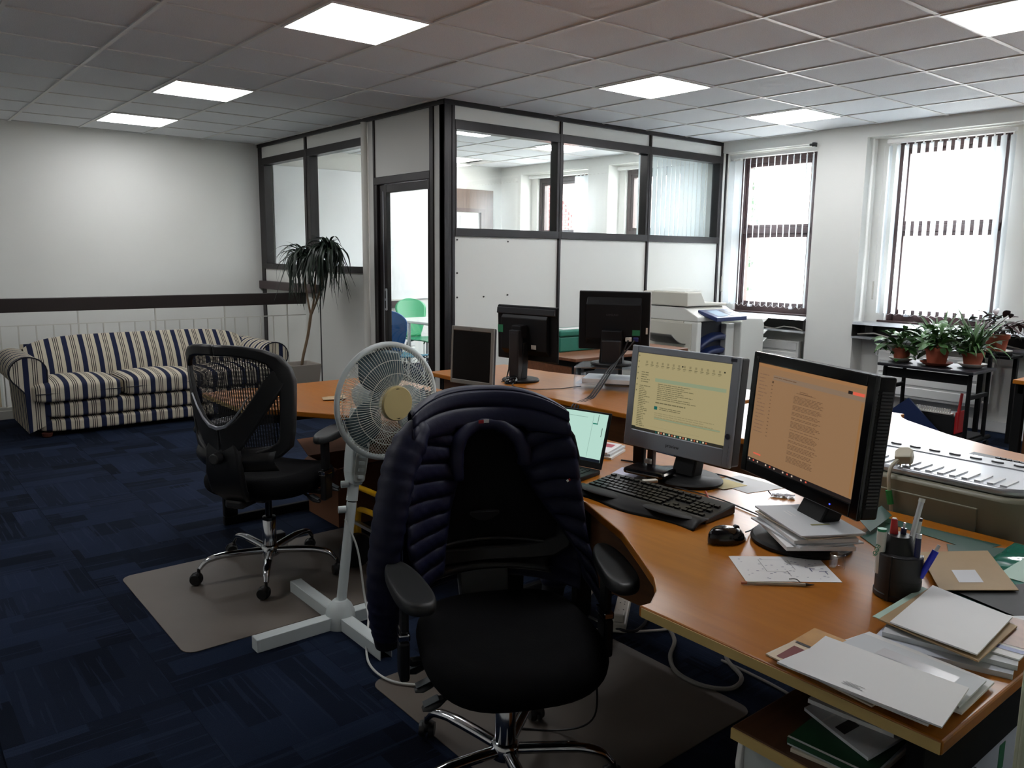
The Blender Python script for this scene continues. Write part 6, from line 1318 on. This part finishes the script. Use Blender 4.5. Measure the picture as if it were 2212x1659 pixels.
mark(o, tp, [(0.62, 0.80, 0.60, 0.62), (0.62, 0.80, 0.66, 0.68)], PAP); mark(o, tp, [(0.30, 0.34, 0.30, 0.60)], M('ink_olive', (140, 138, 92), 0.7))
# pen pot with pens
pp = T('pen_pot', 'black tiered pen pot full of pens on the near desk', 'pen holder', (1.0, -2.40, DZ))
POTK = M('penpot_black', (22, 23, 25), 0.45)
B().lathe([(0.046, 0), (0.049, 0.003), (0.049, 0.012), (0.047, 0.014), (0.047, 0.045), (0.044, 0.045), (0.044, 0.012)], 36).obj('base_tray', POTK, pp, True)
B().prism(arc((0, 0), 0.0465, -60, 240, 30)+[(-0.02, -0.03), (0.02, -0.03)], 0.014, 0.10, Matrix.Rotation(rad(60), 4, 'Z')).obj('outer_cup', POTK, pp, True, bev=0.003)
B().cyl((0.008, 0.008, 0.10), (0.008, 0.008, 0.135), 0.038, 0.024, 28).obj('centre_cup', POTK, pp, True)
box('rib', -0.050, -0.044, -0.004, 0.004, 0.0, 0.10, POTK, pp)
def pen(label, base, tip, r, parts):
    b0 = Vector(base); d = Vector(tip)-b0; t = T('pen', label, 'pen', (1.0+base[0], -2.40+base[1], DZ+base[2]), group='pens in the pen pot')
    for nm, s0, s1, k0, k1, m_ in parts: B().cyl(d*s0, d*s1, r*k0, r*k1, 16).obj(nm, m_, t, True)
    return t, d
GW = M('pen_white', (220, 224, 220), 0.35); NB = M('pen_navy', (20, 26, 74), 0.3); RB_ = M('pen_red', (178, 26, 30), 0.3); BB = M('pen_blue', (24, 40, 190), 0.3); GR_ = M('pen_green', (24, 140, 96), 0.35)
p1, d1 = pen('white and green marker pen at the left of the pen pot', (-0.028, 0.030, 0.05), (-0.026, 0.032, 0.150), 0.010, (('barrel', 0, 0.94, 1, 1, GW), ('end_cap', 0.94, 1.0, 0.95, 0.95, GR_)))
text('ECO', 0.014, GR_, p1, frame((-0.0102, -0.004, 0.065), (0, 0.3, -1), (0, 1, 0.3)), ext=0.0002); text('panel', 0.009, GR_, p1, frame((-0.0103, 0.001, 0.055), (0, 0.3, -1), (0, 1, 0.3)), ext=0.0002)
pen('red-capped pen in the middle of the pen pot', (0.008, 0.020, 0.10), (0.006, 0.022, 0.170), 0.0085, (('barrel', 0, 0.4, 1, 1, RB_), ('cap', 0.4, 0.97, 1.08, 0.75, RB_), ('tip', 0.97, 1, 0.5, 0.5, GW)))
pen('navy click pen behind the red pen in the pen pot', (0.018, 0.008, 0.10), (0.022, 0.006, 0.160), 0.006, (('barrel', 0, 0.8, 1, 1, NB), ('clicker', 0.8, 1.0, 0.4, 0.4, ALU)))
pen('tall silver pen leaning out of the pen pot', (0.012, -0.010, 0.10), (0.050, -0.014, 0.215), 0.0055, (('barrel', 0, 0.93, 1, 1, ALU), ('end', 0.93, 1.0, 1.2, 1.2, GW)))
pen('white pen with a dark top at the back of the pen pot', (0.030, -0.010, 0.09), (0.044, -0.012, 0.172), 0.009, (('barrel', 0, 0.92, 1, 1, GW), ('top', 0.92, 1.0, 1.02, 1.02, M('pen_maroon', (70, 30, 30), 0.4))))
pen('navy and silver pen at the front of the pen pot', (-0.006, -0.038, 0.06), (0.002, -0.034, 0.150), 0.006, (('barrel', 0, 0.9, 1, 1, NB), ('clip_ring', 0.9, 1.0, 1.05, 1.0, ALU)))
pen('bright blue ballpoint leaning right in the pen pot', (0.004, -0.044, 0.055), (0.030, -0.066, 0.128), 0.0068, (('barrel', 0, 0.82, 1, 1, BB), ('clicker', 0.82, 1.0, 0.5, 0.5, ALU)))
# brown envelope, green folders, letters
slab('green_folder', 'dark green plastic folder open behind the pen pot', 'folder', [(1.27, -2.20), (1.50, -2.14), (1.53, -2.36), (1.30, -2.33)], ZD, 0.0012, M('folder_teal', (20, 84, 68), 0.3), curl=0.012) if False else None
TEAL = M('folder_teal', (22, 74, 62), 0.3)
fo = T('ribbon_folder', 'translucent dark green plastic wallet frame lying behind the pen pot', 'folder', (1.4, -2.27, DZ), world=True)
for nm, pts in (('strip', [(1.30, -2.16), (1.50, -2.125), (1.51, -2.165), (1.33, -2.205)]), ('strip', [(1.47, -2.13), (1.51, -2.13), (1.53, -2.42), (1.43, -2.40)]), ('strip', [(1.30, -2.16), (1.34, -2.17), (1.24, -2.33), (1.19, -2.31)]), ('strip', [(1.36, -2.36), (1.42, -2.33), (1.56, -2.50), (1.50, -2.55)])):
    B().prism([(p[0], p[1]) for p in pts], DZ+0.0006*len(fo.children)+0.0004, DZ+0.0006*len(fo.children)+0.001).obj(nm, TEAL, fo)
B().prism([(0, 0), (0.16, 0.02), (0.17, 0.06), (0.02, 0.05)], 0, 0.001, Matrix.Translation((1.33, -2.17, DZ+0.01)) @ Matrix.Rotation(rad(25), 4, 'X')).obj('lifted_flap', TEAL, fo)
tw = T('plastic_wallet', 'shiny green plastic wallet at the right edge of the near desk', 'wallet', (1.42, -2.55, DZ), world=True)
def cr_(u, v_): return Vector((1.22+0.34*u, -2.67+0.21*v_+0.02*u, DZ+0.007+0.002*math.sin(u*11+v_*5)*math.sin(v_*9+u*5)+0.0008*math.sin(u*31+v_*14)))
B().grid(cr_, 30, 24).obj('wallet', M('wallet_green', (34, 110, 92), 0.08), tw, True, thick=0.001)
box('paper_inside', 1.28, 1.55, -2.67, -2.50, DZ+0.0003, DZ+0.010, MINT, tw)
for i, (lab, m_, cs, th) in enumerate((('dark green folder below the brown envelope', TEAL, [(1.06, -2.46), (1.30, -2.48), (1.21, -2.66), (1.05, -2.62)], 0.006), ('black folder edge below the brown envelope', M('folder_black', (10, 14, 13), 0.6, spec=0.2), [(1.10, -2.48), (1.27, -2.56), (1.22, -2.67), (1.06, -2.63)], 0.004))): slab('folder', lab, 'folder', cs, ZD+i*0.0065, th, m_)
o, tp = slab('brown_envelope', 'brown window envelope lying behind the white letters', 'envelope', [(1.267, -2.327), (1.414, -2.429), (1.206, -2.570), (1.067, -2.462)], 0.734, 0.002, BRE, curl=0.0)
mark(o, tp, [(0.30, 0.62, 0.52, 0.83)], M('window_film', (214, 214, 218), 0.08), 'address_window')
slab('blue_booklet', 'blue-edged booklet lowest in the right letter pile', 'booklet', [(0.82, -2.465), (1.02, -2.64), (0.80, -2.70), (0.72, -2.48)], ZD, 0.010, M('booklet_blue_white', (196, 202, 214), 0.5), 'right letter pile')
slab('white_wad', 'thick wad of white paper in the right letter pile', 'papers', [(0.84, -2.465), (1.06, -2.63), (0.82, -2.70), (0.76, -2.485)], ZD+0.0105, 0.009, PAP2, 'right letter pile')
ob, tb2 = slab('leaflet', 'glossy leaflet with brown picture sticking out at the right of the letters', 'leaflet', [(0.83, -2.62), (1.02, -2.58), (1.05, -2.69), (0.84, -2.695)], ZD+0.0202, 0.003, PAP, 'right letter pile')
mark(ob, tb2, [(0.25, 0.95, 0.15, 0.98)], M('photo_brown', (150, 108, 84), 0.4, var=0.5, vscale=30), 'photo_area'); mark(ob, tb2, [(0.12, 0.2, 0.15, 0.98)], M('photo_blue', (52, 76, 140), 0.4), 'blue_band')
slab('mint_sheet', 'pale mint sheet under the top letter', 'paper', [(1.03, -2.44), (1.0, -2.60), (0.79, -2.62), (0.800, -2.445)], ZD+0.0236, 0.0015, MINT, 'right letter pile')
slab('tan_envelope', 'tan envelope under the top letter', 'envelope', [(1.03, -2.455), (0.975, -2.645), (0.765, -2.655), (0.79, -2.462)], ZD+0.0255, 0.003, BRE, 'right letter pile')
slab('top_letter', 'large plain white envelope on top of the right letter pile', 'envelope', [(1.040, -2.457), (0.998, -2.628), (0.773, -2.649), (0.784, -2.487)], ZD+0.029, 0.003, PAP, 'right letter pile', 0.004)
# left letter pile
for i, (nm, lab, cat, m_, cs, th) in enumerate((
    ('envelope', 'buff envelope lowest in the front letter pile', 'envelope', PAP3, [(0.533, -2.378), (0.687, -2.386), (0.681, -2.60), (0.515, -2.59)], 0.003),
    ('envelope', 'white envelope at the right of the front letter pile', 'envelope', PAP, [(0.60, -2.43), (0.76, -2.46), (0.745, -2.69), (0.60, -2.695)], 0.004),
    ('flyer', 'flyer with an orange picture and a maroon stamp in the front letter pile', 'flyer', M('flyer_pale', (214, 196, 170), 0.5), [(0.518, -2.392), (0.683, -2.388), (0.68, -2.60), (0.51, -2.60)], 0.002),
    ('envelope', 'white window envelope in the front letter pile', 'envelope', PAP2, [(0.60, -2.45), (0.728, -2.465), (0.722, -2.685), (0.60, -2.69)], 0.003),
    ('envelope', 'second white envelope from the top of the front letter pile', 'envelope', PAP, [(0.49, -2.428), (0.60, -2.44), (0.64, -2.66), (0.50, -2.685)], 0.004))):
    o, tp = slab(nm, lab, cat, cs, ZD+0.0005+i*0.0045, th, m_, 'front letter pile', 0.002)
    if nm == 'flyer':
        mark(o, tp, [(0.05, 0.42, 0.06, 0.20)], M('stamp_maroon', (110, 30, 34), 0.5), 'stamp'); mark(o, tp, [(0.55, 1.0, 0.0, 0.9)], M('photo_orange', (196, 150, 92), 0.45, var=0.35, vscale=25), 'photo_area'); mark(o, tp, [(0.50, 0.54, 0.03, 0.20), (0.56, 0.60, 0.03, 0.24)], INKB, 'print'); mark(o, tp, [(0.10, 0.16, 0.08, 0.18), (0.2, 0.26, 0.08, 0.18), (0.3, 0.36, 0.08, 0.18)], PAP, 'stamp_lines')
        mark(o, tp, [(0.25, 0.45, 0.22, 0.28)], M('photo_blue', (52, 76, 140), 0.4), 'badge')
    if i == 3: mark(o, tp, [(0.55, 0.8, 0.25, 0.85)], M('window_film', (214, 214, 218), 0.08), 'address_window')
o, tp = slab('long_envelope', 'long plain white envelope on top of the front letter pile', 'envelope', [(0.641, -2.434), (0.654, -2.683), (0.497, -2.706), (0.478, -2.454)], ZD+0.0245, 0.003, PAP, 'front letter pile', 0.003)
mark(o, tp, [(0.36+0.012*(i % 2), 0.50-0.02*(i % 3), 0.90-i*0.022, 0.908-i*0.022) for i in range(4)], INKG, 'return_address')
# behind the silver monitor
hb_ = T('usb_hub', 'glossy black box on the foot of the silver monitor', 'hub', (1.27, -1.45, DZ+0.021), rad(12)); box('body', -0.05, 0.05, -0.075, 0.075, 0, 0.022, BLKG, hb_, bev=0.010); box('trim', -0.051, -0.049, -0.06, 0.06, 0.008, 0.011, ALU, hb_)
B().box(-0.07, -0.02, -0.105, -0.085, 0.0, 0.010, R=Matrix.Rotation(rad(-35), 4, 'Z')).obj('white_connector', PW, hb_, bev=0.003)
slab('small_leaflet', 'small folded printed leaflet with a purple edge behind the keyboard', 'leaflet', [(1.21, -1.335), (1.30, -1.30), (1.325, -1.385), (1.225, -1.42)], ZD, 0.007, M('leaflet_lilac', (196, 194, 212), 0.6))
for i, (lab, m_, cs, th) in enumerate((('white magazine at the bottom behind the laptop', PAP, [(1.36, -1.19), (1.50, -1.13), (1.43, -0.95), (1.30, -1.01)], 0.008), ('grey magazine in the middle behind the laptop', PAP2, [(1.37, -1.175), (1.51, -1.12), (1.45, -0.95), (1.31, -1.0)], 0.008), ('white magazine with a red print on top behind the laptop', PAP, [(1.36, -1.17), (1.49, -1.12), (1.44, -0.96), (1.31, -1.01)], 0.006))):
    o, tp = slab('magazine', lab, 'magazine', cs, ZD+i*0.0085, th, m_, 'magazines behind the laptop', 0.003*i)
mark(o, tp, [(0.55, 0.85, 0.1, 0.5)], M('print_red', (168, 40, 62), 0.5))
lp = T('phone_stand', 'slim dark stand with a small white charger behind the silver monitor', 'stand', (1.40, -1.345, DZ), rad(185)); box('upright', -0.012, 0.012, -0.012, 0.012, 0, 0.11, M('dark_brown_plastic', (40, 24, 20), 0.4), lp, bev=0.004); box('charger', 0.012, 0.03, -0.010, 0.012, 0, 0.035, PW, lp, bev=0.004); box('second_upright', -0.012, 0.012, -0.075, -0.03, 0, 0.12, BLKH, lp, bev=0.006)
for i, (lab, cs, m_) in enumerate((('white sheet sticking out behind the silver monitor foot', [(1.42, -1.58), (1.56, -1.60), (1.55, -1.78), (1.40, -1.74)], PAP), ('cream note behind the silver monitor foot', [(1.38, -1.57), (1.48, -1.58), (1.47, -1.69), (1.37, -1.67)], M('note_cream', (222, 206, 150), 0.7)))): slab('loose_sheet', lab, 'paper', cs, ZD+0.001*i, 0.0008, m_)
gw = T('folded_wrapper', 'crumpled foil wrapper between the two lit monitors', 'wrapper', (1.455, -1.83, DZ), rad(-60)); B().grid(lambda u, v_: Vector((0.07*u-0.035, 0.03*v_-0.015, 0.006*abs(math.sin(u*9+v_*5))+0.002)), 12, 6).obj('foil', M('foil_grey', (180, 178, 182), 0.3, metal=0.5), gw, False, thick=0.001); B().tube([(-0.035, 0, 0.004), (-0.045, 0.006, 0.014)], 0.002, 5).obj('tab', BLACKP, gw)
tag(B().cyl((1.30, -1.655, 0.7235), (1.22, -1.735, 0.7235), 0.0032, seg=8).obj('red_pencil', M('pencil_red', (150, 54, 34), 0.5)), 'red pencil lying behind the keyboard', 'pencil')
# laptop with a pale green screen
lt = T('laptop', 'open black laptop with a pale green screen behind the jacket', 'laptop', (1.055, -1.165, DZ), rad(192))
box('base', -0.10, 0.125, -0.165, 0.165, 0.0, 0.016, BLKH, lt, bev=0.004)
lk = B().box(-0.0065, 0.0065, -0.0068, 0.0068, 0, 0.002).mesh('key', KEYM)
for r in range(5):
    for c in range(16): inst('key', lk, lt, (-0.065+r*0.0165, -0.135+c*0.018, 0.0162))
Rl = Matrix.Translation((-0.10, 0, 0.016)) @ Matrix.Rotation(rad(-18), 4, 'Y')
box('lid', -0.008, 0, -0.165, 0.165, 0, 0.195, BLKH, lt, bev=0.003, R=Rl)
ls = B().box(0.0, 0.001, -0.155, 0.155, 0.022, 0.188, R=Rl).obj('screen', emitter('screen_mint', (188, 226, 212)), lt)
lx = emitter('laptop_line', (120, 150, 140)); ld = emitter('laptop_dark', (16, 22, 34)); lg = emitter('laptop_green', (40, 130, 110))
for nm, q, m_ in (('taskbar', (-0.155, 0.155, 0.022, 0.032), ld), ('rule', (-0.02, 0.075, 0.170, 0.1712), lx), ('column_line', (0.098, 0.0988, 0.034, 0.18), lx), ('card', (0.10, 0.118, 0.150, 0.154), lg), ('card_edge', (0.118, 0.1195, 0.150, 0.185), ld), ('scroll', (0.140, 0.142, 0.11, 0.14), ld)):
    B().box(0.001, 0.0013, q[0], q[1], q[2], q[3], R=Rl).obj(nm, m_, ls)
# small things on the left desk
slab('tan_sheet', 'tan sheet of paper on the left desk behind the fan', 'paper', [(1.10, 0.60), (1.22, 0.58), (1.16, 0.45), (1.06, 0.50)], ZD, 0.001, BRE, curl=0.01)
slab('cream_pad', 'cream paper pad on the left desk seen through the fan', 'paper pad', [(1.30, 0.66), (1.52, 0.64), (1.50, 0.45), (1.28, 0.47)], ZD, 0.02, PAP3)
tag(B().tube(spline([(0.30, -1.9, 0.012)]*2, 2), 0.001, 4).obj('stub', BLACKP), 'x', 'x') if False else None
